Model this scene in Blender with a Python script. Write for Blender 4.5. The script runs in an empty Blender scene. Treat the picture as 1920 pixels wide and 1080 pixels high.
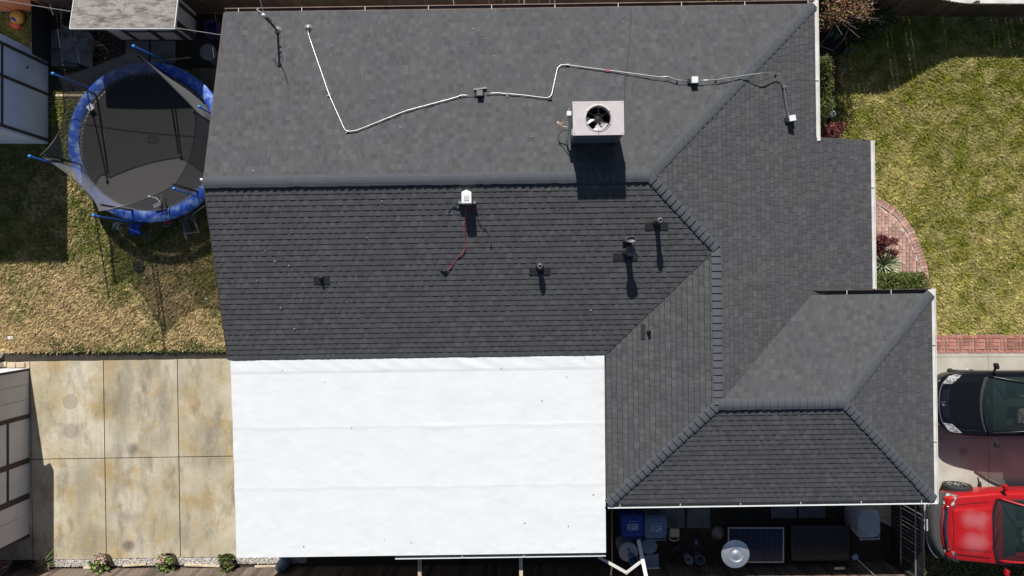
import bpy, bmesh, math, random
import numpy as np
from mathutils import Vector, Matrix, noise
R = random.Random(7)
H = 19.6                     # height the photograph was taken from, metres
F = 1281.0                   # focal length in photo pixels (24 mm)
sc = bpy.context.scene
COL = sc.collection

# ---------------------------------------------------------------- camera, sky, sun, exposure
cam = bpy.data.cameras.new('camera'); cam.lens = 24.02; cam.sensor_width = 36
cam.clip_end = 500; cam.clip_start = 0.1
camo = bpy.data.objects.new('camera', cam); COL.objects.link(camo)
camo.location = (0, 0, H); camo.rotation_euler = (0, 0, 0)
sc.camera = camo
SUNV = Vector((0.54, -3.65, -2.54)).normalized()
w = bpy.data.worlds.new('World'); sc.world = w; w.use_nodes = True
nt = w.node_tree
sky = nt.nodes.new('ShaderNodeTexSky'); sky.sky_type = 'NISHITA'; sky.sun_disc = False
sky.sun_elevation = math.radians(34.6); sky.sun_rotation = math.radians(-8.4)
bg = nt.nodes['Background']; bg.inputs[1].default_value = 0.05
nt.links.new(sky.outputs[0], bg.inputs[0])
sl = bpy.data.lights.new('sun', 'SUN'); sl.energy = 5.0; sl.angle = math.radians(0.5)
sl.color = (1.0, 0.965, 0.91)
so = bpy.data.objects.new('sun', sl); COL.objects.link(so)
so.rotation_euler = SUNV.to_track_quat('-Z', 'Y').to_euler(); so.location = (0, 30, 40)
sc.view_settings.view_transform = 'Standard'; sc.view_settings.look = 'None'
sc.view_settings.gamma = 1; sc.view_settings.use_curve_mapping = False
sc.view_settings.exposure = 0.25

# ---------------------------------------------------------------- materials
def _n(nt, t, **kw):
    n = nt.nodes.new(t)
    for k, v in kw.items(): setattr(n, k, v)
    return n
def rgba(c): return (c[0], c[1], c[2], 1)
def M(name, col, rough=.8, metal=0.0, col2=None, ns=4.0, n_lo=.35, n_hi=.65, bump=0.0, bs=60.0,
      tone=0.0, alpha=1.0, coat=0.0, spec=.5, stretch=None, fine=0.0, fs=80.0, transmission=0.0, blobs=None, blobcol=(.2,.2,.2), detail=4):
    m = bpy.data.materials.new(name); m.use_nodes = True
    nt = m.node_tree; L = nt.links.new
    b = nt.nodes['Principled BSDF']
    b.inputs['Roughness'].default_value = rough; b.inputs['Metallic'].default_value = metal
    b.inputs['Alpha'].default_value = alpha; b.inputs['Coat Weight'].default_value = coat
    b.inputs['Specular IOR Level'].default_value = spec
    b.inputs['Transmission Weight'].default_value = transmission
    tc = _n(nt, 'ShaderNodeTexCoord'); vec = tc.outputs['Object']
    if stretch:
        mp = _n(nt, 'ShaderNodeMapping'); mp.inputs['Scale'].default_value = stretch
        L(vec, mp.inputs[0]); vec2 = mp.outputs[0]
    else: vec2 = vec
    rgb = _n(nt, 'ShaderNodeRGB'); rgb.outputs[0].default_value = rgba(col); cur = rgb.outputs[0]
    def mix(a, bcol, fac, mode='MIX'):
        x = _n(nt, 'ShaderNodeMix', data_type='RGBA', blend_type=mode)
        L(a, x.inputs[6])
        if isinstance(bcol, tuple): x.inputs[7].default_value = rgba(bcol)
        else: L(bcol, x.inputs[7])
        if isinstance(fac, float): x.inputs[0].default_value = fac
        else: L(fac, x.inputs[0])
        return x.outputs[2]
    if col2 is not None:
        no = _n(nt, 'ShaderNodeTexNoise'); no.inputs['Scale'].default_value = ns; no.inputs['Detail'].default_value = detail
        L(vec2, no.inputs['Vector'])
        mr = _n(nt, 'ShaderNodeMapRange'); L(no.outputs[0], mr.inputs[0])
        mr.inputs[1].default_value = n_lo; mr.inputs[2].default_value = n_hi
        cur = mix(cur, tuple(col2), mr.outputs[0])
    def scale(cur, src, amt):      # multiply by 1-amt .. 1+amt
        mr = _n(nt, 'ShaderNodeMapRange'); L(src, mr.inputs[0])
        mr.inputs[1].default_value = 0; mr.inputs[2].default_value = 1
        mr.inputs[3].default_value = 1-amt; mr.inputs[4].default_value = 1+amt
        v = _n(nt, 'ShaderNodeVectorMath', operation='SCALE'); L(cur, v.inputs[0]); L(mr.outputs[0], v.inputs[3])
        return v.outputs[0]
    if fine:
        no = _n(nt, 'ShaderNodeTexNoise'); no.inputs['Scale'].default_value = fs; no.inputs['Detail'].default_value = 3
        no.inputs['Roughness'].default_value = .7
        L(vec2, no.inputs['Vector']); cur = scale(cur, no.outputs[0], fine)
    if blobs:
        for (x, y, r, soft, amt, ring) in blobs:
            d = _n(nt, 'ShaderNodeVectorMath', operation='DISTANCE'); d.inputs[1].default_value = (x, y, 0)
            sep = _n(nt, 'ShaderNodeVectorMath', operation='MULTIPLY'); sep.inputs[1].default_value = (1, 1, 0)
            nn = _n(nt, 'ShaderNodeTexNoise'); nn.inputs['Scale'].default_value = 3.0; L(vec, nn.inputs['Vector'])
            ad = _n(nt, 'ShaderNodeVectorMath', operation='MULTIPLY_ADD'); ad.inputs[1].default_value = (.3*soft/ .2,)*3
            L(nn.outputs['Color'], ad.inputs[0]); L(vec, ad.inputs[2])
            sb = _n(nt, 'ShaderNodeVectorMath', operation='SUBTRACT'); sb.inputs[1].default_value = (.15*soft/.2,)*3
            L(ad.outputs[0], sb.inputs[0]); L(sb.outputs[0], sep.inputs[0]); L(sep.outputs[0], d.inputs[0])
            mr = _n(nt, 'ShaderNodeMapRange', interpolation_type='SMOOTHSTEP'); L(d.outputs['Value'], mr.inputs[0])
            if ring:
                sbt = _n(nt, 'ShaderNodeMath', operation='SUBTRACT'); sbt.inputs[1].default_value = r; L(d.outputs['Value'], sbt.inputs[0])
                ab = _n(nt, 'ShaderNodeMath', operation='ABSOLUTE'); L(sbt.outputs[0], ab.inputs[0]); L(ab.outputs[0], mr.inputs[0])
                mr.inputs[1].default_value = 0; mr.inputs[2].default_value = ring
            else:
                mr.inputs[1].default_value = max(0, r-soft); mr.inputs[2].default_value = r+soft
            mr.inputs[3].default_value = amt; mr.inputs[4].default_value = 0
            cur = mix(cur, tuple(blobcol), mr.outputs[0])
    if tone:
        at = _n(nt, 'ShaderNodeAttribute'); at.attribute_name = 'tone'; cur = scale(cur, at.outputs['Fac'], tone)
    L(cur, b.inputs['Base Color'])
    if bump:
        no = _n(nt, 'ShaderNodeTexNoise'); no.inputs['Scale'].default_value = bs; no.inputs['Detail'].default_value = 5
        L(vec2, no.inputs['Vector'])
        bu = _n(nt, 'ShaderNodeBump'); bu.inputs['Strength'].default_value = bump; bu.inputs['Distance'].default_value = .01
        L(no.outputs[0], bu.inputs['Height']); L(bu.outputs[0], b.inputs['Normal'])
    return m

def add_grime(m):
    nt = m.node_tree; L = nt.links.new; b = nt.nodes['Principled BSDF']; src = b.inputs['Base Color'].links[0].from_socket
    tc = _n(nt,'ShaderNodeTexCoord')
    def layer(src, scale, stretch, lo, hi, col, amt, det=9, rough=.66, dist=.12):
        mp = _n(nt,'ShaderNodeMapping'); mp.inputs['Scale'].default_value = stretch; mp.inputs['Location'].default_value = (scale*3.1, 7.7*scale, 2); L(tc.outputs['Object'], mp.inputs[0])
        no = _n(nt,'ShaderNodeTexNoise'); no.inputs['Scale'].default_value = scale; no.inputs['Detail'].default_value = det; no.inputs['Roughness'].default_value = rough; no.inputs['Distortion'].default_value = dist; L(mp.outputs[0], no.inputs['Vector'])
        mr = _n(nt,'ShaderNodeMapRange'); L(no.outputs[0], mr.inputs[0]); mr.inputs[1].default_value = lo; mr.inputs[2].default_value = hi; mr.inputs[4].default_value = amt
        x = _n(nt,'ShaderNodeMix', data_type='RGBA'); L(mr.outputs[0], x.inputs[0]); L(src, x.inputs[6]); x.inputs[7].default_value = rgba(col); return x.outputs[2]
    src = layer(src, 1.3, (1,1,1), .48, .68, (.42,.29,.115), .85)
    src = layer(src, 2.1, (1.4,.5,1), .50, .70, (.17,.15,.115), .68)
    src = layer(src, .9, (2.2,.35,1), .50, .62, (.30,.28,.23), .45)
    src = layer(src, 5.0, (1,1,1), .58, .72, (.58,.53,.43), .35)
    src = layer(src, 26., (1,1,1), .64, .70, (.12,.10,.08), .6, 3, .5, 0)
    L(src, b.inputs['Base Color'])
def grass_mat(name, green, tan, tan2, biasy=0.0, tone=.35, biasc=0.0):
    """world-space patches of green and dry grass"""
    m = bpy.data.materials.new(name); m.use_nodes = True
    nt = m.node_tree; L = nt.links.new; b = nt.nodes['Principled BSDF']; b.inputs['Roughness'].default_value = .9
    b.inputs['Specular IOR Level'].default_value = .15
    ge = _n(nt, 'ShaderNodeNewGeometry'); P_ = ge.outputs['Position']
    n1 = _n(nt, 'ShaderNodeTexNoise'); n1.inputs['Scale'].default_value = .42; n1.inputs['Detail'].default_value = 5; L(P_, n1.inputs['Vector'])
    n1.inputs['Roughness'].default_value = .62
    n2 = _n(nt, 'ShaderNodeTexNoise'); n2.inputs['Scale'].default_value = 9; n2.inputs['Detail'].default_value = 4; L(P_, n2.inputs['Vector'])
    sx = _n(nt, 'ShaderNodeSeparateXYZ'); L(P_, sx.inputs[0])
    my = _n(nt, 'ShaderNodeMath', operation='MULTIPLY_ADD'); my.inputs[1].default_value = biasy; my.inputs[2].default_value = biasc; L(sx.outputs[1], my.inputs[0])
    a = _n(nt, 'ShaderNodeMath', operation='ADD'); L(n1.outputs[0], a.inputs[0]); L(my.outputs[0], a.inputs[1])
    m2 = _n(nt, 'ShaderNodeMath', operation='MULTIPLY_ADD'); m2.inputs[1].default_value = .55; L(n2.outputs[0], m2.inputs[0]); L(a.outputs[0], m2.inputs[2])
    mr = _n(nt, 'ShaderNodeMapRange'); L(m2.outputs[0], mr.inputs[0]); mr.inputs[1].default_value = .73; mr.inputs[2].default_value = .90
    x = _n(nt, 'ShaderNodeMix', data_type='RGBA'); x.inputs[6].default_value = rgba(tan); x.inputs[7].default_value = rgba(green); L(mr.outputs[0], x.inputs[0])
    n3 = _n(nt, 'ShaderNodeTexNoise'); n3.inputs['Scale'].default_value = 2.3; n3.inputs['Detail'].default_value = 3; L(P_, n3.inputs['Vector'])
    r3 = _n(nt, 'ShaderNodeMapRange'); L(n3.outputs[0], r3.inputs[0]); r3.inputs[1].default_value = .4; r3.inputs[2].default_value = .7; r3.inputs[4].default_value = .6
    y = _n(nt, 'ShaderNodeMix', data_type='RGBA'); L(x.outputs[2], y.inputs[6]); y.inputs[7].default_value = rgba(tan2); L(r3.outputs[0], y.inputs[0])
    at = _n(nt, 'ShaderNodeAttribute'); at.attribute_name = 'tone'
    tr = _n(nt, 'ShaderNodeMapRange'); L(at.outputs['Fac'], tr.inputs[0]); tr.inputs[3].default_value = 1-tone; tr.inputs[4].default_value = 1+tone
    v = _n(nt, 'ShaderNodeVectorMath', operation='SCALE'); L(y.outputs[2], v.inputs[0]); L(tr.outputs[0], v.inputs[3])
    L(v.outputs[0], b.inputs['Base Color'])
    return m

SH = (.0875, .088, .0955)
m_shingle = M('asphalt_shingle', SH, .92, col2=(.092,.092,.094), ns=1.1, n_lo=.38, n_hi=.62, fine=.35, fs=120, tone=.20, spec=.25, bump=.35, bs=180)
m_edge = M('shingle_edge_and_shadow', (.030,.030,.032), .95)  # black cut asphalt, darkened further to paint in course shadow lines
m_cap = M('cap_shingle', (.086,.093,.105), .92, fine=.3, fs=120, tone=.08, spec=.25, bump=.3, bs=180)
m_deck = M('roof_felt', (.02,.02,.02), .95)
m_white = M('white_paint', (.74,.73,.70), .5, col2=(.62,.60,.56), ns=3)
m_white_clean = M('white_plastic', (.78,.80,.80), .45)
m_stucco = M('white_stucco', (.52,.50,.47), .9, fine=.1, bump=.4, bs=90)
m_brown = M('brown_trim', (.06,.04,.035), .75, col2=(.09,.065,.055), ns=6)
m_gutbrown = M('brown_gutter', (.25,.16,.12), .6, col2=(.16,.10,.075), ns=3)
m_memb = M('roof_membrane', (.82,.835,.84), .55, col2=(.785,.80,.81), ns=1.6, fine=.035, fs=30, spec=.3)
m_galv = M('galvanised_metal', (.50,.50,.49), .38, .75, col2=(.45,.44,.43), ns=8)
m_acpaint = M('ac_paint', (.60,.545,.55), .55, col2=(.55,.50,.50), ns=5, fine=.06, fs=30)
m_acdark = M('ac_side_dark', (.16,.16,.18), .55)  # cabinet sides darker than the top panel
m_black = M('black_plastic', (.012,.012,.014), .5)
m_dark = M('dark_metal', (.035,.036,.04), .6)
m_capgrey = M('vent_cap_metal', (.11,.11,.115), .5, .3)
m_rubber = M('black_rubber', (.02,.02,.022), .8)
m_blade = M('fan_blade', (.70,.68,.66), .5)
m_red = M('red_wire', (.42,.06,.065), .6)
m_pink = M('red_tape', (.7,.08,.15), .5)
m_orangewire = M('copper_wire', (.75,.5,.33), .5)
m_conc = M('old_concrete', (.58,.52,.40), .9, col2=(.43,.375,.25), ns=.85, n_lo=.40, n_hi=.66, fine=.16, fs=22, bump=.3, bs=90, tone=.05,
   blobs=[(-12.7,-3.06,.20,.02,.35,0),(-12.7,-3.06,.21,.02,.5,.02),(-12.7,-3.9,.21,.05,.4,0),(-12.7,-4.75,.21,.02,.35,.02),
          (-10.9,-4.45,.14,.12,.8,0),(-11.1,-7.2,.17,.10,.9,0),(-10.3,-3.2,.35,.25,.22,0),(-10.25,-4.2,.3,.25,.25,0),(-8.9,-3.9,.3,.28,.35,0),(-8.8,-4.9,.28,.25,.3,0),
          (-12.1,-7.05,.45,.2,.45,0),(-11.6,-3.15,.35,.25,.3,0),(-9.05,-5.9,.3,.3,.2,0),(-11,-5.9,.5,.2,.3,.16),(-12.3,-5.4,.35,.3,.25,0),(-9.4,-6.9,.4,.3,.25,0),(-13.3,-3.2,.14,.12,.4,0)], blobcol=(.145,.125,.10))
m_drive = M('driveway_concrete', (.52,.485,.41), .9, col2=(.42,.385,.32), ns=1.3, fine=.08, fs=30, bump=.2, bs=90, tone=.04,
   blobs=[(12.1,-4.55,.12,.12,.5,0),(12.9,-4.75,.12,.1,.6,0),(11.9,-5.0,.1,.1,.3,0),(11.6,-6.7,.2,.2,.4,0)], blobcol=(.16,.14,.11))
add_grime(m_conc)
m_joint = M('joint_soil', (.035,.03,.025), .95)
m_soil = M('soil', (.05,.042,.033), .95, col2=(.03,.026,.02), ns=3, fine=.4, fs=30, bump=.8, bs=40)
m_paver = M('paving_slab', (.20,.21,.22), .9, col2=(.13,.135,.14), ns=2.5, fine=.1, tone=.1)
m_brick = M('red_brick', (.40,.165,.12), .85, col2=(.50,.30,.25), ns=5, n_lo=.4, n_hi=.7, fine=.25, fs=50, bump=.5, bs=80, tone=.28)
m_brick2 = M('washed_brick', (.45,.24,.19), .85, col2=(.55,.42,.36), ns=5, n_lo=.4, n_hi=.7, fine=.2, fs=50, bump=.5, bs=80, tone=.25)
m_mortar = M('mortar', (.58,.50,.44), .95, fine=.15)
m_fence = M('weathered_fence', (.115,.075,.055), .85, col2=(.055,.036,.028), ns=3, stretch=(6,6,1.2), fine=.3, fs=14, tone=.35)
m_fencegrey = M('grey_fence', (.15,.115,.09), .85, col2=(.055,.038,.03), ns=3, stretch=(6,6,1.2), fine=.3, fs=14, tone=.4)
m_cedar = M('orange_cedar', (.55,.20,.09), .8, col2=(.42,.14,.06), ns=3, stretch=(6,6,1.2), tone=.2)
m_lumber = M('pale_lumber', (.60,.50,.36), .8, col2=(.45,.36,.25), ns=4, tone=.2)
m_shedblue = M('blue_white_panel', (.70,.75,.92), .8, col2=(.62,.67,.84), ns=1.5)
m_shedwall = M('shed_panel', (.70,.68,.70), .8, col2=(.62,.60,.63), ns=1.5, fine=.06, fs=20)
m_shedtrim = M('shed_trim', (.075,.055,.055), .8, col2=(.055,.04,.04), ns=4)
m_ply = M('weathered_plywood', (.27,.245,.225), .9, col2=(.07,.06,.055), ns=3.4, n_lo=.44, n_hi=.70, stretch=(1,2.6,1), fine=.7, fs=13, detail=8)
m_pebble = M('pebble', (.46,.43,.40), .8, tone=.55)
m_leafg = M('green_leaf', (.085,.115,.022), .6, tone=.75, col2=(.12,.14,.035), ns=6, spec=.3)
m_leafy = M('yellow_green_leaf', (.16,.20,.04), .6, tone=.5, col2=(.09,.13,.03), ns=5, spec=.3)
m_leafd = M('dark_hedge_leaf', (.030,.055,.014), .55, tone=.6, col2=(.05,.08,.02), ns=8, spec=.4)
m_leafr = M('red_leaf', (.15,.035,.03), .6, tone=.6, col2=(.09,.03,.025), ns=6, spec=.3)
m_leafrp = M('maroon_leaf', (.10,.025,.03), .6, tone=.6, col2=(.16,.04,.035), ns=6, spec=.3)
m_leafmix = M('turning_leaf', (.14,.13,.035), .6, tone=.6, col2=(.26,.10,.07), ns=9, n_lo=.4, n_hi=.6, spec=.3)
m_succ = M('succulent_leaf', (.13,.22,.04), .5, tone=.4, col2=(.2,.28,.06), ns=8)
m_yucca = M('yucca_leaf', (.20,.25,.12), .5, tone=.3, col2=(.34,.38,.24), ns=4, stretch=(3,3,3))
m_twig = M('twig', (.28,.20,.17), .8, tone=.3)
m_core = M('branch_wood', (.06,.045,.035), .9)
m_blue = M('blue_pad', (.02,.09,.48), .55, col2=(.26,.40,.72), ns=4.5, n_lo=.48, n_hi=.70, fine=.25, fs=12, detail=8)
m_bluepole = M('blue_pole', (.02,.12,.60), .4)
m_bluecap = M('bright_blue_cap', (.02,.28,.72), .4)
m_blueplastic = M('blue_plastic', (.012,.075,.48), .45)
m_mat = M('trampoline_mat', (.045,.043,.043), .8, fine=.2, fs=25)
m_net = M('black_netting', (.17,.17,.175), .9, alpha=.60)
m_cloth = M('grey_cloth', (.20,.21,.19), .9)
m_navy = M('navy_bin_plastic', (.02,.05,.32), .5)
m_binblue = M('blue_grey_bin_plastic', (.16,.22,.33), .5)
m_bingrey = M('pale_grey_bin_plastic', (.42,.43,.48), .5, col2=(.16,.13,.12), ns=1.8, n_lo=.5, n_hi=.68)
m_label = M('label_paper', (.55,.62,.75), .6)
m_ink = M('label_ink', (.02,.03,.12), .7)
m_beige = M('beige_plastic', (.50,.44,.34), .6)
m_panel = M('solar_cell', (.012,.016,.055), .25)
m_panelb = M('black_solar_cell', (.012,.012,.018), .3, col2=(.02,.02,.025), ns=3)
m_alu = M('aluminium', (.55,.56,.58), .4, .6)
m_steel = M('polished_steel', (.80,.81,.83), .32, .8)
m_yellow = M('yellow_plastic', (.55,.33,.06), .5)
m_orange = M('red_orange_plastic', (.6,.1,.04), .5)
m_green = M('green_plastic', (.03,.25,.10), .5)
m_pinkcloth = M('pink_cloth', (.6,.08,.12), .8)
m_nbr = M('neighbour_concrete', (.75,.74,.73), .9, col2=(.55,.53,.52), ns=2)
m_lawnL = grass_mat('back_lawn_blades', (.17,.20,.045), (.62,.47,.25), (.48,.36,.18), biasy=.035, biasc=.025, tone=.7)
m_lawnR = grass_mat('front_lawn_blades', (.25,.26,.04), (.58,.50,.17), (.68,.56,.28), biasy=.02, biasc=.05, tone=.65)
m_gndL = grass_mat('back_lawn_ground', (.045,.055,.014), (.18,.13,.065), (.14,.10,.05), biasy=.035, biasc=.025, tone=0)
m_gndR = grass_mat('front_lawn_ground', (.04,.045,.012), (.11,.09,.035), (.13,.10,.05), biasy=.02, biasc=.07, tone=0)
m_mulch = M('bark_mulch', (.22,.13,.07), .9, col2=(.12,.07,.04), ns=14, tone=.5)

# ---------------------------------------------------------------- mesh helpers
def Pw(px, py, z):
    k = (H - z) / F
    return Vector(((px-960)*k, (540-py)*k, z))

class MB:
    def __init__(s): s.v = []; s.f = []; s.t = []; s.m = {}
    def quadbox(s, pts, tone=None):      # 8 points: bottom 4 ccw, top 4 ccw
        n = len(s.v); s.v += [tuple(p) for p in pts]
        for q in ((3,2,1,0),(4,5,6,7),(0,1,5,4),(1,2,6,5),(2,3,7,6),(3,0,4,7)):
            s.f.append(tuple(n+i for i in q)); s.t.append(R.random() if tone is None else tone)
    def box(s, x0, x1, y0, y1, z0, z1, tone=None):
        s.quadbox([(x0,y0,z0),(x1,y0,z0),(x1,y1,z0),(x0,y1,z0),(x0,y0,z1),(x1,y0,z1),(x1,y1,z1),(x0,y1,z1)], tone)
        return s
    def obox(s, c, size, rz=0, rx=0, ry=0, tone=None):
        m = Matrix.Translation(c) @ Matrix.Rotation(rz,4,'Z') @ Matrix.Rotation(ry,4,'Y') @ Matrix.Rotation(rx,4,'X')
        a, b, d = size[0]/2, size[1]/2, size[2]/2
        s.quadbox([m @ Vector(p) for p in ((-a,-b,-d),(a,-b,-d),(a,b,-d),(-a,b,-d),(-a,-b,d),(a,-b,d),(a,b,d),(-a,b,d))], tone)
        return s
    def beam(s, p0, p1, w, h):
        p0, p1 = Vector(p0), Vector(p1); d = (p1-p0).normalized()
        up = Vector((0,0,1)) if abs(d.z) < .95 else Vector((0,1,0))
        a = d.cross(up).normalized()*w/2; b = a.cross(d).normalized()*h/2
        s.quadbox([p0-a-b,p0+a-b,p1+a-b,p1-a-b,p0-a+b,p0+a+b,p1+a+b,p1-a+b]); return s
    def tube(s, pts, r, n=8, r2=None, caps=True):
        pts = [Vector(p) for p in pts]; N = len(pts); base = len(s.v)
        prev = None
        for i, p in enumerate(pts):
            d = (pts[min(i+1,N-1)] - pts[max(i-1,0)]).normalized()
            if prev is None:
                up = Vector((0,0,1)) if abs(d.z) < .9 else Vector((1,0,0))
                a = d.cross(up).normalized()
            else:
                a = (prev - d*prev.dot(d)).normalized()
            prev = a; b = d.cross(a)
            rr = r if r2 is None else r + (r2-r)*i/max(1,N-1)
            if callable(r): rr = r(i/(N-1))
            for k in range(n):
                t = 2*math.pi*k/n
                s.v.append(tuple(p + a*math.cos(t)*rr + b*math.sin(t)*rr))
        tn = R.random()
        for i in range(N-1):
            for k in range(n):
                k2 = (k+1) % n
                s.f.append((base+i*n+k, base+i*n+k2, base+(i+1)*n+k2, base+(i+1)*n+k)); s.t.append(tn)
        if caps:
            s.f.append(tuple(base+k for k in range(n-1,-1,-1))); s.t.append(tn)
            s.f.append(tuple(base+(N-1)*n+k for k in range(n))); s.t.append(tn)
        return s
    def lathe(s, c, prof, n=24, sx=1, sy=1):
        base = len(s.v); tn = R.random()
        for (r, z) in prof:
            for k in range(n):
                t = 2*math.pi*k/n
                s.v.append((c[0]+math.cos(t)*r*sx, c[1]+math.sin(t)*r*sy, c[2]+z))
        for i in range(len(prof)-1):
            for k in range(n):
                k2 = (k+1) % n
                s.f.append((base+i*n+k, base+i*n+k2, base+(i+1)*n+k2, base+(i+1)*n+k)); s.t.append(tn)
        if prof[0][0] > 1e-4: s.f.append(tuple(base+k for k in range(n-1,-1,-1))); s.t.append(tn)
        if prof[-1][0] > 1e-4: s.f.append(tuple(base+(len(prof)-1)*n+k for k in range(n))); s.t.append(tn)
        return s
    def prism(s, poly, z0, z1, tone=None):      # ccw polygon; z0,z1 numbers or functions of (x,y)
        f0 = z0 if callable(z0) else (lambda x, y: z0); f1 = z1 if callable(z1) else (lambda x, y: z1)
        n = len(poly); b = len(s.v); tn = R.random() if tone is None else tone
        s.v += [(x,y,f0(x,y)) for x,y in poly] + [(x,y,f1(x,y)) for x,y in poly]
        s.f.append(tuple(b+i for i in range(n-1,-1,-1))); s.f.append(tuple(b+n+i for i in range(n))); s.t += [tn,tn]
        for i in range(n):
            j = (i+1) % n; s.f.append((b+i,b+j,b+n+j,b+n+i)); s.t.append(tn)
        return s
    def grid(s, fn, nu, nv, flip=False):
        b = len(s.v); tn = R.random()
        for i in range(nu+1):
            for j in range(nv+1): s.v.append(tuple(fn(i/nu, j/nv)))
        for i in range(nu):
            for j in range(nv):
                q = (b+i*(nv+1)+j, b+(i+1)*(nv+1)+j, b+(i+1)*(nv+1)+j+1, b+i*(nv+1)+j+1)
                s.f.append(q[::-1] if flip else q); s.t.append(tn)
        return s
    def mesh(s, name, mat, smooth=False):
        me = bpy.data.meshes.new(name); me.from_pydata(s.v, [], s.f)
        at = me.attributes.new('tone', 'FLOAT', 'FACE'); at.data.foreach_set('value', s.t)
        for q in (mat if isinstance(mat, (list, tuple)) else [mat]): me.materials.append(q)
        for i, k in s.m.items(): me.polygons[i].material_index = k
        if smooth: me.polygons.foreach_set('use_smooth', [True]*len(s.f))
        me.update(); return me
    def build(s, name, mat, parent=None, smooth=False, bevel=0, **props):
        o = link(name, s.mesh(name, mat, smooth), parent, **props)
        if bevel:
            md = o.modifiers.new('bevel', 'BEVEL'); md.width = bevel; md.segments = 2; md.limit_method = 'ANGLE'
        return o

def link(name, data, parent=None, **props):
    o = bpy.data.objects.new(name, data); COL.objects.link(o)
    if parent is not None: o.parent = parent
    for k, v in props.items(): o[k] = v
    return o
def thing(name, label, cat, loc=(0,0,0), rz=0, group=None):
    o = bpy.data.objects.new(name, None); COL.objects.link(o)
    o.location = loc; o.rotation_euler = (0,0,rz); o['label'] = label; o['category'] = cat
    o.empty_display_size = .2
    if group: o['group'] = group
    return o
def loc_of(px, py, z0): return Pw(px, py, z0)

def fast_mesh(name, V, Fq, mat, tone=None, k=4):
    """V (n,3), Fq (m,k) numpy arrays"""
    me = bpy.data.meshes.new(name)
    me.vertices.add(len(V)); me.vertices.foreach_set('co', V.astype(np.float32).ravel())
    m = len(Fq); me.loops.add(m*k); me.loops.foreach_set('vertex_index', Fq.astype(np.int32).ravel())
    me.polygons.add(m); me.polygons.foreach_set('loop_start', np.arange(0, m*k, k, dtype=np.int32))
    if tone is not None:
        at = me.attributes.new('tone', 'FLOAT', 'FACE'); at.data.foreach_set('value', tone.astype(np.float32))
    me.materials.append(mat); me.update(calc_edges=True); me.validate()
    return me

def leaves(points, normals_up, size, rng, aspect=.55, jitter=.8):
    """one folded quad leaf per point"""
    n = len(points)
    d = rng.normal(size=(n,3)); d[:,2] *= .5; d /= np.linalg.norm(d,axis=1)[:,None]
    up = rng.normal(size=(n,3))*jitter; up[:,2] += normals_up
    a = np.cross(d, up); a /= np.linalg.norm(a,axis=1)[:,None]+1e-9
    sz = size*(.6+.8*rng.random(n))[:,None]
    V = np.stack([points, points+d*sz*.5+a*sz*aspect*.5, points+d*sz, points+d*sz*.5-a*sz*aspect*.5], 1).reshape(-1,3)
    Fq = np.arange(4*n).reshape(-1,4)
    return V, Fq

def foliage_mesh(name, ells, n, size, mat, seed=1, aspect=.55, shell=.55):
    rng = np.random.default_rng(seed); pts = []
    tot = sum(e[3]*e[4]*e[5] for e in ells)
    for (cx,cy,cz,rx,ry,rz_) in ells:
        k = max(5, int(n*rx*ry*rz_/tot))
        d = rng.normal(size=(k,3)); d /= np.linalg.norm(d,axis=1)[:,None]
        r = (shell + (1-shell)*rng.random(k))[:,None]
        lump = 1 + .22*np.sin(d[:,:1]*9+cx*5)*np.cos(d[:,1:2]*8+cy*7) 
        pts.append(d*r*lump*np.array([rx,ry,rz_]) + np.array([cx,cy,cz]))
    P_ = np.concatenate(pts); P_ = P_[P_[:,2] > .01]
    V, Fq = leaves(P_, 1.1, size, rng, aspect)
    hgt = (P_[:,2]-P_[:,2].min())/(np.ptp(P_[:,2])+1e-6)
    return fast_mesh(name, V, Fq, mat, rng.random(len(P_)))
# ================================================================ ground
TH = math.radians(0.8)
def sheet(name, poly, z, mat, kind='structure', **pr):
    mb = MB(); n = len(poly); mb.v = [(x,y,z) for x,y in poly]; mb.f = [tuple(range(n))]; mb.t = [.5]
    return mb.build(name, mat, None, kind=kind, **pr)
gx = sheet('ground', [(-120,-120),(120,-120),(120,120),(-120,120)], -.012, m_soil)
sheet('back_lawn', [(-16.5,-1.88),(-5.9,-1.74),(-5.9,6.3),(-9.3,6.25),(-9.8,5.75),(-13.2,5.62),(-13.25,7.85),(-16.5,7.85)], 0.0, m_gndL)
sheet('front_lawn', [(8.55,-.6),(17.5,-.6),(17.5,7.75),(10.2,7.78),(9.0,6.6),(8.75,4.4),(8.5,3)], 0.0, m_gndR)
sheet('front_lawn_edge', [(9.4,-1.34),(17.5,-1.34),(17.5,-.603),(9.4,-.603)], 0.0, m_gndR)
sheet('neighbour_yard', [(-16.5,8.06),(30,7.9),(30,26),(-16.5,26)], 0.0, m_nbr)

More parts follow.
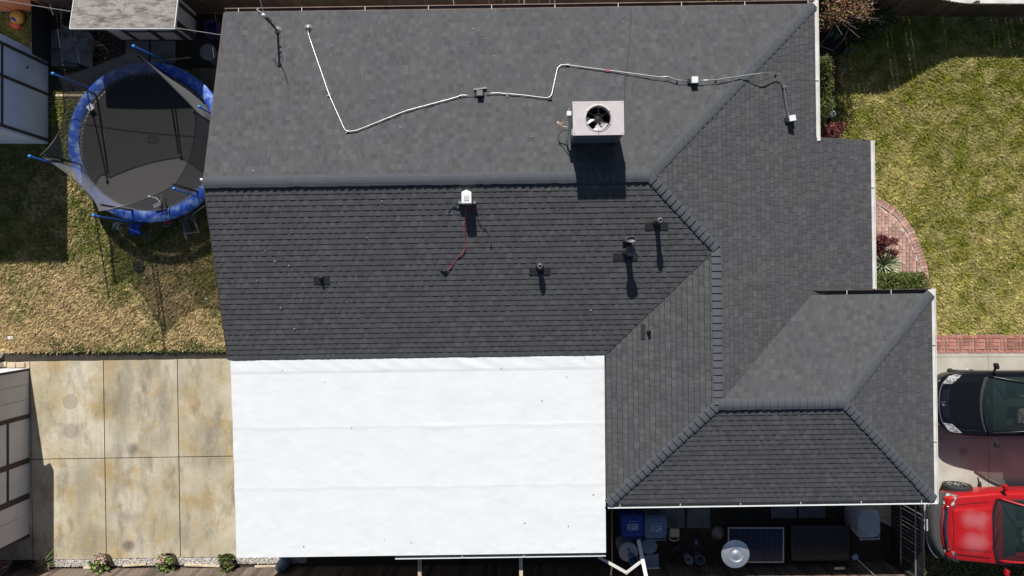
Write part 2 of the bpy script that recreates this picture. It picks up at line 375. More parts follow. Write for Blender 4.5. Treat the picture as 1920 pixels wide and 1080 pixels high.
# grass blades: nobody could count them
def grass(name, polys, holes, n, mat, seed, hgt=.046, thin=None):
    rng = np.random.default_rng(seed)
    def inside(P_, poly):
        x, y = P_[:,0], P_[:,1]; c = np.zeros(len(P_), bool); k = len(poly)
        for i in range(k):
            x0,y0 = poly[i]; x1,y1 = poly[(i+1)%k]
            cond = ((y0 > y) != (y1 > y)) & (x < (x1-x0)*(y-y0)/(y1-y0+1e-12)+x0); c ^= cond
        return c
    allp = np.array([p for q in polys for p in q]); lo = allp.min(0); hi = allp.max(0)
    P_ = lo + (hi-lo)*rng.random((n,2)); ok = np.zeros(n, bool)
    for q in polys: ok |= inside(P_, q)
    for q in holes: ok &= ~inside(P_, q)
    P_ = P_[ok]; m = len(P_)
    # clumps lean together
    ang = rng.random(m)*2*np.pi + 2.5*np.sin(P_[:,0]*9+np.sin(P_[:,1]*7)*2)
    L = hgt*(.6+1.1*rng.random(m)); lean = L*(.5+1.1*rng.random(m)); wd = .006+.008*rng.random(m)
    dx, dy = np.cos(ang), np.sin(ang)
    z0 = np.zeros(m)
    A = np.stack([P_[:,0]-dy*wd, P_[:,1]+dx*wd, z0],1); B = np.stack([P_[:,0]+dy*wd, P_[:,1]-dx*wd, z0],1)
    C = np.stack([P_[:,0]+dx*lean+dy*wd*.3, P_[:,1]+dy*lean-dx*wd*.3, L],1); D = C + np.stack([-dy*wd*.6, dx*wd*.6, z0],1)
    V = np.stack([A,B,C,D],1).reshape(-1,3)
    clump = .5+.5*np.sin(P_[:,0]*23+np.sin(P_[:,1]*19)*2)*np.sin(P_[:,1]*27+np.cos(P_[:,0]*17)*2)
    tone = np.clip(.45*rng.random(m)+.55*clump, 0, 1)
    return link(name, fast_mesh(name, V, np.arange(4*m).reshape(-1,4), mat, tone), None, kind='stuff')
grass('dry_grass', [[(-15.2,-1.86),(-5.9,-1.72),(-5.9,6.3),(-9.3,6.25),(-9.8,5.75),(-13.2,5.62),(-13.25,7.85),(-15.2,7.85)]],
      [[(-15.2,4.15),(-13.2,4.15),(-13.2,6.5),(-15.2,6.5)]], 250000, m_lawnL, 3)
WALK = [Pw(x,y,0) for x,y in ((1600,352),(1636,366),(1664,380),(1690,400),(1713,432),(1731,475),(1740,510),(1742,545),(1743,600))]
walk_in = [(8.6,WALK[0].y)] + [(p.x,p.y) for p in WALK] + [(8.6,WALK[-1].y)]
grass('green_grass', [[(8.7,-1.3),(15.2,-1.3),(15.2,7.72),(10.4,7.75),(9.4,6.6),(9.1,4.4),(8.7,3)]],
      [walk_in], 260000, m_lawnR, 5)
# weeds along the patio edge
rng = np.random.default_rng(11)
pts = []
for cx in np.arange(-13.7,-8.1,.1):
    for k in range(int(10+30*abs(math.sin(cx*2.1)))): pts.append((cx+.12*rng.normal(), -1.83+.05*abs(rng.normal()), .02+.04*rng.random()))
for (cx, cy, r_) in ((-13.1,-1.65,.3),(-12.4,-1.75,.2),(-9.3,-1.72,.25),(-9.0,-1.7,.2)):
    for k in range(300): pts.append((cx+r_*rng.normal()*.5, cy+r_*abs(rng.normal())*.4, .02+.05*rng.random()))
V, Fq = leaves(np.array(pts), 1.0, .06, rng, .25)
link('weeds', fast_mesh('weeds', V, Fq, m_leafg, rng.random(len(pts))), None, kind='stuff')

# ================================================================ patio slabs
def frame_obj(name, **pr):
    o = bpy.data.objects.new(name, None); COL.objects.link(o)
    for k, v in pr.items(): o[k] = v
    return o
base = MB(); base.prism([(-16.4,-7.60),(2.2,-7.60),(2.2,-1.90),(-16.4,-1.90)], -.01, .004)
patio = base.build('patio', m_joint, None, kind='structure'); patio.rotation_euler = (0,0,math.radians(.9))
us = [-16.4,-13.84,-11.735,-9.615,-7.4,-5.2,-3.0,-.8,2.2]; vs = [-7.58,-4.69,-1.88]
g = .012
for i in range(len(us)-1):
    for j in range(2):
        mb = MB(); x0,x1,y0,y1 = us[i]+g, us[i+1]-g, vs[j]+g, vs[j+1]-g
        k = 8; poly = [(x0,y0),(x1,y0),(x1,y1)] + [(x1+(x0-x1)*t/k, y1+(R.uniform(-.012,.006) if j==1 else 0)) for t in range(1,k)] + [(x0,y1)]
        mb.prism(poly, 0.0, .035+R.uniform(-.002,.002)); mb.build('concrete_slab', m_conc, patio)
# ================================================================ driveway
base = MB(); base.prism([(10.2,-7.15),(20,-7.15),(20,-1.86),(10.2,-1.86)], -.01, .004)
drive = base.build('driveway', m_joint, None, kind='structure'); drive.rotation_euler = (0,0,math.radians(.2))
xs = [10.2,13.63,17.1,20]; 
ys = [-7.15,-6.6,-4.35,-2.02,-1.88]
for i in range(3):
    for j in range(4):
        if j == 0 and i == 0: poly = [(10.9,-6.9),(xs[1]-.005,-7.14),(xs[1]-.005,ys[1]-.005),(10.3,ys[1]-.005)]
        else: poly = [(xs[i]+.005,ys[j]+.005),(xs[i+1]-.005,ys[j]+.005),(xs[i+1]-.005,ys[j+1]-.005),(xs[i]+.005,ys[j+1]-.005)]
        MB().prism(poly, 0, .035).build('concrete_slab', m_drive, drive)
# ================================================================ brick strip beside the driveway
strip = MB().prism([(10.3,-1.87),(17.5,-1.87),(17.5,-1.335),(10.3,-1.335)], -.01, .022).build('brick_border', m_mortar, None, kind='structure')
BR = {}
def brick(parent, x, y, a, lx, ly, z=.0, mat=None, h=.045):
    key = (round(lx,3), round(ly,3), mat.name, R.randrange(6))
    if key not in BR:
        mb = MB(); a_, b_ = lx/2, ly/2; c = .004; t = R.random()
        mb.quadbox([(-a_,-b_,0),(a_,-b_,0),(a_,b_,0),(-a_,b_,0),(-a_+c,-b_+c,h),(a_-c,-b_+c,h),(a_-c,b_-c,h),(-a_+c,b_-c,h)], t)
        BR[key] = mb.mesh('brick', mat)
    o = link('brick', BR[key], parent); o.location = (x, y, z+R.uniform(-.003,.004)); o.rotation_euler = (0,0,a+R.uniform(-.012,.012))
    return o
x = 10.42
while x < 15.2:
    for y in (-1.815, -1.39): brick(strip, x+(0 if y < -1.6 else .06), y, 0, .2, .088, 0, m_brick)
    x += .21
x = 10.4; k = 0
while x < 15.2:
    if k % 2 == 0:
        for j in range(2): brick(strip, x+.1, -1.705+j*.205-.0, math.pi/2 if 0 else 0, .2, .09, 0, m_brick); brick(strip, x+.1, -1.705+j*.205+.1-.0, 0, .2, .09, 0, m_brick)
    else:
        for j in range(2):
            brick(strip, x+.05, -1.655+j*.205, 0, .09, .195, 0, m_brick); brick(strip, x+.152, -1.655+j*.205, 0, .09, .195, 0, m_brick)
    x += .21; k += 1
# ================================================================ curved brick walk
wk = MB().prism([(8.6,WALK[-1].y)]+[(p.x,p.y) for p in reversed(WALK)]+[(8.6,WALK[0].y)], -.01, .022, .5)
wk.f = [f[::-1] for f in wk.f]
walk = wk.build('brick_walk', m_mortar, None, kind='structure')
# arc-length along the outer edge
def along(pts, step):
    out = []; acc = 0; seg = 0
    cum = [0]
    for i in range(len(pts)-1): cum.append(cum[-1]+(pts[i+1]-pts[i]).length)
    s_ = step/2
    while s_ < cum[-1]:
        while cum[seg+1] < s_: seg += 1
        t = (s_-cum[seg])/(cum[seg+1]-cum[seg]); p = pts[seg].lerp(pts[seg+1], t)
        d0 = (pts[seg+1]-pts[seg]).normalized(); d1 = (pts[min(seg+2,len(pts)-1)]-pts[min(seg+1,len(pts)-2)]).normalized()
        out.append((p, d0.lerp(d1, t).normalized())); s_ += step
    return out
for p, d in along(WALK, .098):
    nrm = Vector((d.y, -d.x, 0)); nrm = -nrm if nrm.x > 0 else nrm
    c = p + nrm*.105
    if c.x < 8.9: continue
    brick(walk, c.x, c.y, math.atan2(d.y, d.x), .088, .2, 0, m_brick2)
inner = [p + (lambda nn: (-nn if nn.x > 0 else nn))(Vector((d.y,-d.x,0)))*.215 for p, d in along(WALK, .098)]
def in_inner(x, y):
    for a, b in zip(inner, inner[1:]):
        if b.y <= y <= a.y: return x < a.x + (b.x-a.x)*(y-a.y)/(b.y-a.y+1e-9)
    return False
cx = 9.12; k = 0
while cx < 11.9:
    cy = -1.0 + (k % 2)*.105
    while cy < 2.8:
        if in_inner(cx+.02, cy+.06) and in_inner(cx+.02, cy-.06) : brick(walk, cx, cy, 0, .09, .2, 0, m_brick2)
        elif in_inner(cx, cy-.04): brick(walk, cx, cy-.05, 0, .09, .095, 0, m_brick2)
        cy += .21
    cx += .1; k += 1

# ================================================================ house
house = thing('house', 'large single storey house under a dark grey asphalt shingle roof with several hips', 'house', (0,0,0), TH)
S = .29
VM, ZM = 2.54, 3.83; UR, ZR = 4.87, 3.346; VG = -2.84; ZE = 2.604
UW = -7.08; VN = 6.97; VS = -1.688; UE = 9.23; UG = 10.42
Mp, Np, Op, Pp = (3.2,2.54), (4.87,.87), (4.87,-2.84), (7.86,-2.84)
Ap, Bp = (UW,VN), (7.63,VN); Lp = (UW,VM); Kp = (UW,VS); Ip = (2.312,VS); Hp = (2.312,-5.4); Gp = (10.42,-5.4); Fp = (10.42,-.28); Ep = (7.43,-.28)
fN = lambda u,v: ZM - S*(v-VM)
fS = lambda u,v: ZM - S*(VM-v)
fE = lambda u,v: ZM - S*(u-3.2)
fW = lambda u,v: ZR - S*(UR-u)
fGS = lambda u,v: ZR - S*(VG-v)
fGE = lambda u,v: ZR - S*(u-7.86)
fGN = lambda u,v: ZR - S*(v-VG)
REG = [ # name, polygons (ccw), plane, downhill dir, eave coordinate
 ('N', [[Lp,Mp,Bp,Ap]], fN, (0,1), VN),
 ('S', [[Kp,Ip,Np,Mp,Lp]], fS, (0,-1), -VS),
 ('E', [[(4.32,3.66-.0),(7.63,3.66),(7.63,VN)], [Mp,Np,(UE,.87),(UE,3.66),(4.32,3.66)], [(4.87,-.28),(UE,-.28),(UE,.87),(4.87,.87)], [Op,Ep,(4.87,-.28)]], fE, (1,0), UE),
 ('W', [[Hp,Op,Np,Ip]], fW, (-1,0), -2.312),
 ('GS', [[Hp,Gp,Pp,Op]], fGS, (0,-1), 5.4),
 ('GE', [[Gp,Fp,Pp]], fGE, (1,0), UG),
 ('GN', [[Op,Pp,Fp,Ep]], fGN, (0,1), -.28)]
def clip(poly, hp):     # convex clip: poly of (x,y), hp ccw polygon
    out = poly
    for i in range(len(hp)):
        (ax,ay),(bx,by) = hp[i], hp[(i+1)%len(hp)]
        res = []
        for j in range(len(out)):
            p, q = out[j], out[(j+1)%len(out)]
            sp = (bx-ax)*(p[1]-ay)-(by-ay)*(p[0]-ax); sq = (bx-ax)*(q[1]-ay)-(by-ay)*(q[0]-ax)
            if sp >= -1e-9: res.append(p)
            if (sp > 1e-9 and sq < -1e-9) or (sp < -1e-9 and sq > 1e-9):
                t = sp/(sp-sq); res.append((p[0]+(q[0]-p[0])*t, p[1]+(q[1]-p[1])*t))
        out = res
        if len(out) < 3: return []
    return out
deck = MB()
for nm, polys, fz, dd, ec in REG:
    for poly in polys: deck.prism(poly, lambda x,y: fz(x,y)-.035, lambda x,y: fz(x,y))
roof = deck.build('roof', m_deck, house)
EXPO = .1268
shing = MB(); single = []; srng = random.Random(21)
def to_uv(dd, s, t):   # s = distance down along dd, t = along
    px_, py_ = -dd[1], dd[0]
    return (dd[0]*s + px_*t, dd[1]*s + py_*t)
def add_piece(mb, uv, fz, hfun, tone, sides=True, dd=(0,-1), lit=False):
    n = len(uv); b = len(mb.v)
    cu = sum(p[0] for p in uv)/n; cv = sum(p[1] for p in uv)/n; es = (.014 if dd[0] else .010) if not lit else .002; et = .0035 if not lit else .001; eu = es if dd[0] else et; ev = es if dd[1] else et  # dark bevel widened as a painted shadow line, slim on sunlit slopes
    def ex(p): q = (p[0]+eu*max(-1,min(1,(p[0]-cu)*60)), p[1]+ev*max(-1,min(1,(p[1]-cv)*60))); return q
    mb.v += [(p[0],p[1],fz(*p)+hfun(p)) for p in uv] + [(ex(p)[0],ex(p)[1],fz(*ex(p))+hfun(p)-.012) for p in uv]
    mb.f.append(tuple(b+i for i in range(n))); mb.t.append(tone)
    if sides:
        for i in range(n):
            j = (i+1) % n; mb.m[len(mb.f)] = 1; mb.f.append((b+j, b+i, b+n+i, b+n+j)); mb.t.append(tone)
for nm, polys, fz, dd, ec in REG:
    ss = [p[0]*dd[0]+p[1]*dd[1] for q in polys for p in q]; px_, py_ = -dd[1], dd[0]
    tt = [p[0]*px_+p[1]*py_ for q in polys for p in q]
    nc = int((max(ss)-min(ss))/EXPO)+2; smax = max(ss)
    for k in range(nc):
        s1 = smax - k*EXPO; s0 = s1 - EXPO        # s1 lower edge, s0 upper
        t = min(tt)-.3 - srng.random()*.5
        items = []
        while t < max(tt):                         # full-length base shingles
            items.append((t, t+.98, 'b', .42+.16*srng.random())); t += .98
        t = min(tt)-.3 - srng.random()*.3
        wander = srng.uniform(-.004,.004)
        while t < max(tt):                         # laminated tabs
            wd = srng.choice((.07,.09,.11,.13,.15,.165)); 
            rr_ = srng.random()
            items.append((t, t+wd, 't', .25+.75*rr_**1.1 if srng.random() < .72 else .02+.25*rr_))
            t += wd + srng.choice((.05,.07,.09,.12))
        for (t0,t1,kd,tone) in items:
            tp = kd == 't'
            lo, hi = (.0085, .0180) if tp else (.004, .0140)
            dn = 0 if not tp else srng.uniform(-.001,.001)
            hf = lambda p: hi - (hi-lo)*max(0,min(1,(s1-(p[0]*dd[0]+p[1]*dd[1]))/EXPO))
            rect = [to_uv(dd,s0,t0), to_uv(dd,s1-dn if not tp else s1-dn,t0), to_uv(dd,s1-dn,t1), to_uv(dd,s0,t1)]
            if (rect[1][0]-rect[0][0])*(rect[2][1]-rect[0][1])-(rect[1][1]-rect[0][1])*(rect[2][0]-rect[0][0]) < 0: rect = rect[::-1]
            for poly in polys:
                c = clip(rect, poly)
                if len(c) < 3: continue
                area = abs(sum(c[i][0]*c[(i+1)%len(c)][1]-c[(i+1)%len(c)][0]*c[i][1] for i in range(len(c))))/2
                if area < 2e-4: continue
                if tp and len(c) == 4 and area > .0207:
                    cu = sum(p[0] for p in c)/4; cv = sum(p[1] for p in c)/4
                    single.append((cu*cu+cv*cv, c, fz, hi, lo, s1, dd, tone)); 
                else: add_piece(shing, c, fz, hf, tone, True, dd, dd[1] > 0)
single.sort(key=lambda q: -(fz_:=q[2](q[1][0][0], q[1][0][1])) if 0 else q[0])
for i, (_, c, fz, hi, lo, s1, dd, tone) in enumerate(single):
    hf = lambda p: hi - (hi-lo)*max(0,min(1,(s1-(p[0]*dd[0]+p[1]*dd[1]))/EXPO))
    if i < 300:
        mb = MB(); add_piece(mb, c, fz, hf, tone, True, dd, dd[1] > 0); mb.build('shingle', [m_shingle, m_edge], roof)
    else: add_piece(shing, c, fz, hf, tone, True, dd, dd[1] > 0)
shing.build('shingle_courses', [m_shingle, m_edge], roof, kind='stuff')

def caps(p0, p1, f0, f1, fz0, fz1, h, wd=.125, step=.172, last_h=None, tone=.5):
    """overlapping cap shingles bent over a ridge or hip, laid from p0 up to p1. fz0: plane on the one side, fz1: on the other"""
    a, b = Vector((*p0,f0)), Vector((*p1,f1)); L = (b-a).length; d = (b-a)/L; n = int(L/step)
    d2 = Vector((b.x-a.x,b.y-a.y,0)).normalized(); sd = Vector((-d2.y,d2.x,0))
    for i in range(n):
        s0, s1 = i*L/n, (i+1)*L/n + .01
        lo = h+.026; hi_ = h+.002
        mb = MB(); v = []
        jw = wd + R.uniform(-.005,.005); jl = R.uniform(-.005,.005)
        for (s_, hh) in ((s0, lo), (s1, hi_)):
            c = a + d*s_ + sd*jl
            for (k, fz) in ((1,fz0),(.45,fz0),(0,None),(-.45,fz1),(-1,fz1)):
                q = c + sd*(k*jw)
                z = fz(q.x,q.y) if fz else c.z
                v.append((q.x,q.y,z+hh-(0.012 if k==0 else 0))); v.append((q.x,q.y,z+.002))
        mb.v = v; T = R.random()*.5+.25
        for k in range(4):
            A = 2*k; B = 2*(k+1); C = 10+2*(k+1); D = 10+2*k
            mb.f.append((A,D,C,B)); mb.f.append((A,B,B+1,A+1)); mb.f.append((C,D,D+1,C+1))
        mb.f += [(0,1,11,10), (8,18,19,9)]; mb.t = [T]*len(mb.f)
        mb.build('ridge_cap', m_cap, roof)
e = .02
zB = fN(*Bp); zI = ZE
caps((UW,VM), Mp, ZM, ZM, fN, fS, .032, .135)
caps(Bp, Mp, zB, ZM, fE, fN, .010, .125)
caps(Np, Mp, ZR, ZM, fS, fE, .018, .115)
caps(Op, Np, ZR, ZR, fW, fE, .018, .115)
caps(Hp, Op, fW(*Hp), ZR, fW, fGS, .018, .115)
caps(Gp, Pp, fGS(*Gp), ZR, fGS, fGE, .018, .115)
caps(Fp, Pp, fGE(*Fp), ZR, fGE, fGN, .010, .125)
caps(Op, Pp, ZR, ZR, fGN, fGS, .032, .135)
# closed-cut valley line
for (p,q) in ((Ip,Np),):
    MB().beam((p[0],p[1],fS(*p)+.018),(q[0],q[1],fS(*q)+.018),.012,.012).build('valley_flashing', m_dark, roof)
# fascia, rakes, walls
fa = MB()
zN, zS = fN(0,VN), ZE
fa.box(UW,7.6,VN-.03,VN+.0,zN-.2,zN-.04)
fa.box(UW,2.28,VS,VS+.03,zS-.2,zS-.04)
fa.box(7.6,7.63,3.6,VN-.031,fE(7.63,0)-.2,fE(7.63,0)-.04)
fa.box(7.631,UE-.031,3.66-.03,3.66,1.9,2.02); fa.box(UE-.03,UE,-.28,3.66,fE(UE,0)-.2,fE(UE,0)-.04)
fa.box(2.312,2.342,-5.37,VS,2.4,2.56); fa.box(2.312,10.42,-5.4,-5.37,2.4,2.56); fa.box(10.39,10.42,-5.369,-.311,2.4,2.56); fa.box(7.43,10.42,-.31,-.28,2.4,2.56)
fa.build('fascia', m_white, roof)
rk = MB()
for (p,q,fz) in (((UW,VN),(UW,VM),fN),((UW,VM),(UW,VS),fS)):
    rk.quadbox([(UW-.025,p[1],fz(*p)-.18),(UW-.002,p[1],fz(*p)-.18),(UW-.002,q[1],fz(*q)-.18),(UW-.025,q[1],fz(*q)-.18),
                (UW-.025,p[1],fz(*p)+.004),(UW-.002,p[1],fz(*p)+.004),(UW-.002,q[1],fz(*q)+.004),(UW-.025,q[1],fz(*q)+.004)])
rk.build('rake_board', m_brown, roof)
wl = MB()
wl.box(UW+.3,7.15,VS+.45,VN-.45,0,2.3)
wl.prism([(UW+.302,VS+.46),(UW+.4,VS+.46),(UW+.4,VN-.46),(UW+.302,VN-.46)], 2.3, lambda x,y: min(fN(x,y),fS(x,y))-.05)
wl.box(2.75,8.78,-4.95,3.2,0,1.98); wl.box(7.2,9.95,-4.94,-.75,0,2.25)
wl.build('wall', m_stucco, house)
gd = MB(); gd.box(9.951,9.975,-4.6,-1.2,.04,2.05)
gdo = gd.build('garage_door', m_white, house)
for k in range(4): MB().box(9.976,9.985,-4.55,-1.25,.08+k*.5,.52+k*.5).build('door_panel', m_white, gdo)
for (y0,y1) in ((.4,1.6),(2.1,2.9)):
    f = MB().box(8.781,8.81,y0,y1,.9,1.75).build('window', m_white, house); MB().box(8.811,8.818,y0+.06,y1-.06,.96,1.69).build('pane', m_panelb, f)
# gutters
def gutter(p0, p1, out, z, mat_in, mat_out, hang=1.58, off=.35, cover=False, name='gutter', lab=None):
    p0, p1, out = Vector((*p0,z)), Vector((*p1,z)), Vector((*out,0))
    mb = MB(); d = (p1-p0).normalized(); L = (p1-p0).length
    def bar(o0,o1,z0,z1):
        a = p0+out*o0; b = p1+out*o0; c = p1+out*o1; e_ = p0+out*o1
        q = [a,b,c,e_]
        if (b-a).cross(e_-a).z < 0: q = q[::-1]
        mb.quadbox([v+Vector((0,0,z0)) for v in q]+[v+Vector((0,0,z1)) for v in q])
    bar(.004,.108,-.12,-.112)
    go = mb.build(name, mat_in, roof)
    if lab: go['label'] = lab
    mb = MB(); bar(.108,.114,-.12,.0); bar(.100,.122,.0,.007)
    p = p0; 
    mb.build('gutter_lip', mat_out, roof)
    s_ = off
    mb = MB()
    while s_ < L:
        c = p0+d*s_; mb.beam(c+out*.0+Vector((0,0,.004)), c+out*.105+Vector((0,0,.004)), .016, .010); s_ += hang
    mb.build('gutter_hanger', m_white, roof)
    if mat_in is m_gutbrown:
        mb = MB(); bar(.005,.099,-.05,-.035); mb.build('gutter_dirt', m_gutbrown, roof)
    if cover: 
        mb = MB(); bar(.03,.104,-.02,-.012); mb.build('gutter_guard', m_white, roof)
gutter((UW,VN+.0),(7.63,VN+.0),(0,1), zN-.01, m_gutbrown, m_gutbrown, lab='brown dirt-stained rear gutter')
gutter((7.63,VN+.12),(7.63,3.66),(1,0), fE(7.63,0)-.01, m_white, m_white, 2.6, 2.0, True)
gutter((UE,3.66),(UE,-.28),(1,0), fE(UE,0)-.01, m_white, m_white, 2.6, 1.2, True)
gutter((7.43,-.28),(10.42,-.28),(0,1), ZE-.01, m_dark, m_brown, 1.1, .9)
gutter((10.42,-.16),(10.42,-5.52),(1,0), ZE-.01, m_white, m_white, 2.4, 1.4, True)
gutter((2.312,-5.4),(10.54,-5.4),(0,-1), ZE-.01, m_acdark, m_white_clean, 1.5, .3)
MB().box(7.63,7.75,3.57,3.66,2.44,2.55).build('gutter_end', m_white, roof)

# helper: pixel -> house frame on a roof plane (the true plane, so it is the real spot)
def on(px, py, fz, h=0.0):
    z = 3.0
    for _ in range(12):
        p = Pw(px, py, z); u = p.x*math.cos(TH)+p.y*math.sin(TH); v = -p.x*math.sin(TH)+p.y*math.cos(TH); z = fz(u,v)+h
    return Vector((u,v,z))
# vents
def vent(px, py, fz, label, r, h, flash, cap=None, ax='v', fo=(0,0)):
    p = on(px, py, fz); vt = frame_obj('vent_pipe', label=label); vt.parent = roof
    vt.parent = house
    vt.location = p
    mb = MB(); a, b = (flash*1.1, .085) if ax == 'v' else (.055, flash*1.1)
    sx, sy = (0, -S*0) , 0
    g0 = fz(p.x+fo[0], p.y+fo[1])-p.z
    def fl(x, y, hh): return (x, y, fz(p.x+x, p.y+y)-p.z+hh)
    mb.quadbox([fl(-a+fo[0],-b+fo[1],0),fl(a+fo[0],-b+fo[1],0),fl(a+fo[0],b+fo[1],0),fl(-a+fo[0],b+fo[1],0),fl(-a+fo[0],-b+fo[1],.026),fl(a+fo[0],-b+fo[1],.026),fl(a+fo[0],b+fo[1],.026),fl(-a+fo[0],b+fo[1],.026)])
    mb.build('flashing', m_rubber, vt)
    MB().lathe((0,0,-.06),[(r*1.9,0),(r*1.8,.09),(r*1.25,.15),(r*1.05,.17)],20).build('collar', m_rubber, vt, smooth=True)
    MB().lathe((0,0,.0),[(r,0),(r,h),(r*.8,h),(r*.8,h-.05),(0,h-.05)],20).build('pipe', m_black, vt, smooth=False)
    if cap == 'round':
        MB().lathe((0,0,h),[(0,.0),(r*1.55,0),(r*1.65,.02),(r*1.6,.05),(r*1.2,.075),(0,.085)],24).build('cap', m_capgrey, vt, smooth=True)
    if cap == 'oval':
        MB().lathe((0,0,h),[(r*.9,0),(r*1.3,.03),(r*1.5,.06),(r*1.5,.10),(r*1.25,.10),(r*1.2,.07),(0,.07)],24,sx=1.5,sy=.8).build('cap', m_capgrey, vt, smooth=True)
    if cap == 'crown':
        MB().lathe((0,0,h),[(r*1.2,-.03),(r*1.45,.0),(r*1.45,.05),(r*.9,.09),(r*.5,.09),(r*.45,.05),(0,.05)],16).build('cap', m_capgrey, vt, smooth=True)
    return vt
vent(603,521,fS,'smallest black vent pipe near the middle of the rear slope',.030,.10,.17,None,fo=(0,-.07))
vent(1012,500,fS,'black vent pipe with square dark collar',.055,.17,.23,'crown',fo=(0,-.11))
vent(1177,472,fS,'tall black flue with a domed round cap',.075,.34,.27,'round',fo=(-.06,-.12))
vent(1176,452,fS,'black flue with an oval cap behind the domed one',.06,.42,.10,'oval',fo=(0,-.04))
vent(1231,417,fS,'tall black vent pipe with a crown cap near the hip',.055,.36,.25,'crown',fo=(0,-.09))
vent(1216,622,fW,'small black vent pipe with upright flashing by the valley',.030,.14,.17,None,'u',fo=(-.13,0.0))
# ================================================================ patio cover with white membrane
pc = thing('patio_cover', 'large flat patio cover with wrinkled bright white membrane roof', 'patio cover', (0,0,0), TH)
mu0, mu1, mv0, mv1 = -7.03, 2.275, -6.68, -1.682
zc = lambda v: 2.615 - (mv0+ (mv1-mv0) - v)*.042 if 0 else 2.596 + (v-mv1)*.042
def memb(a, b):
    u = mu0+(mu1-mu0)*a; v = mv0+(mv1-mv0)*b
    z = zc(v) + .004*noise.noise((u*.9, v*1.1, 3))+ .0022*noise.noise((u*3.1, v*3.7, 1))+.0012*noise.noise((u*9, v*9, 1))
    if v > -2.03:       # loose strip by the eave, diagonal folds
        k = min(1, (v+2.03)/.12)*min(1, (mv1-v)/.05); z += .004 + k*(.007*noise.noise(((u+v*1.6)*2.6, v*1.5, 7)) + .010*abs(noise.noise(((u+v*1.2)*1.7, v*.8, 9))))
    for sv, am in ((-3.44,.002),(-4.97,.002)):
        d = v - sv - .006*noise.noise((u*1.3, 0, sv))
        if d > 0: z += am*math.exp(-d/.35)*1
        z += .008*abs(noise.noise((u*.8+5, sv*3, 2)))*math.exp(-(d/.06)**2)
    ed = min(u-mu0, mu1-u, v-mv0)
    if ed < .35: z += .006*noise.noise((u*4.5, v*4.5, 12))*(1-ed/.35)
    dx = .012*noise.noise((v*1.7,0,4)) if a in (0.0,) else 0
    dv = (.010*noise.noise((u*.9,0,8))+ .002*noise.noise((u*6,0,8))) if b == 1.0 else 0
    return (u+dx, v+dv, z)
mem = MB().grid(memb, 330, 190).build('membrane', m_memb, pc, smooth=True)
for sv in (-2.035,-3.44,-4.97):    # overlapped sheet laps
    mb = MB(); n = 120
    for i in range(n):
        u0, u1 = mu0+(mu1-mu0)*i/n+ .0, mu0+(mu1-mu0)*(i+1)/n
        b0 = (sv-mv0)/(mv1-mv0)
        q = []
        for (uu, vv, hh) in ((u0,sv-.012,.0010),(u1,sv-.012,.0010),(u1,sv+.05,.0018),(u0,sv+.05,.0018)):
            wv = .006*noise.noise((uu*1.3, 0, sv)); p = memb((uu-mu0)/(mu1-mu0), (vv+wv-mv0)/(mv1-mv0)); q.append((p[0],p[1],p[2]+hh))
        b = len(mb.v); mb.v += q + [(q[0][0],q[0][1]-.004,q[0][2]-.004),(q[1][0],q[1][1]-.004,q[1][2]-.004)]
        mb.f += [(b,b+1,b+2,b+3),(b+4,b+5,b+1,b)]; mb.t += [.5,.5]
    mb.build('membrane_lap', m_memb, pc, smooth=False)
mb = MB(); mb.prism([(mu0,mv0),(mu1,mv0),(mu1,mv1-.03),(mu0,mv1-.03)], lambda x,y: zc(y)-.10, lambda x,y: zc(y)-.02); mb.build('deck', m_white, pc)
mb = MB(); mb.box(mu0-.004,mu1,mv0-.02,mv0-.001,zc(mv0)-.12,zc(mv0)+.002); mb.box(mu0-.02,mu0-.004,mv0-.02,mv1-.1,zc(mv0)-.12,zc(mv0)-.03); mb.build('fascia', m_white_clean, pc)
mb = MB(); zz = zc(mv0)-.05
mb.box(-3.05,mu1,mv0-.115,mv0-.022,zz-.1,zz-.09); g1 = mb.build('gutter', m_acdark, pc)
MB().box(-3.05,mu1,mv0-.135,mv0-.115,zz-.1,zz-.0).build('gutter_lip', m_white_clean, g1)
mb = MB()
for u in (-1.35,.2): mb.box(u-.012,u+.012,mv0-.12,mv0-.02,zz-.0,zz+.012)
mb.build('gutter_hanger', m_white_clean, g1)
for u in (-6.6,-2.45,.12,2.05):
    MB().box(u-.05,u+.05,mv0+.25,mv0+.35,.03,2.28).build('post', m_white, pc)
for u in (-2.48,.13):
    MB().box(u-.045,u+.045,-8.0,mv0+.2,1.9,2.02).build('rafter', m_lumber, pc)
# tiny debris on the membrane
mb = MB()
for (x,y) in ((610,715),(660,802),(720,1015),(770,1020),(1016,750),(1113,928),(1062,705),(984,982),(567,1027),(1095,670),(940,690),(1066,988),(532,693)):
    p = Pw(x,y,2.5); u = p.x*math.cos(TH)+p.y*math.sin(TH); v = -p.x*math.sin(TH)+p.y*math.cos(TH)
    mb.obox((u,v,zc(v)+.012),(.022+.02*R.random(),.012,.006),R.random()*3)
mb.build('fallen_leaf_bits', m_twig, None, kind='stuff').rotation_euler = (0,0,TH)

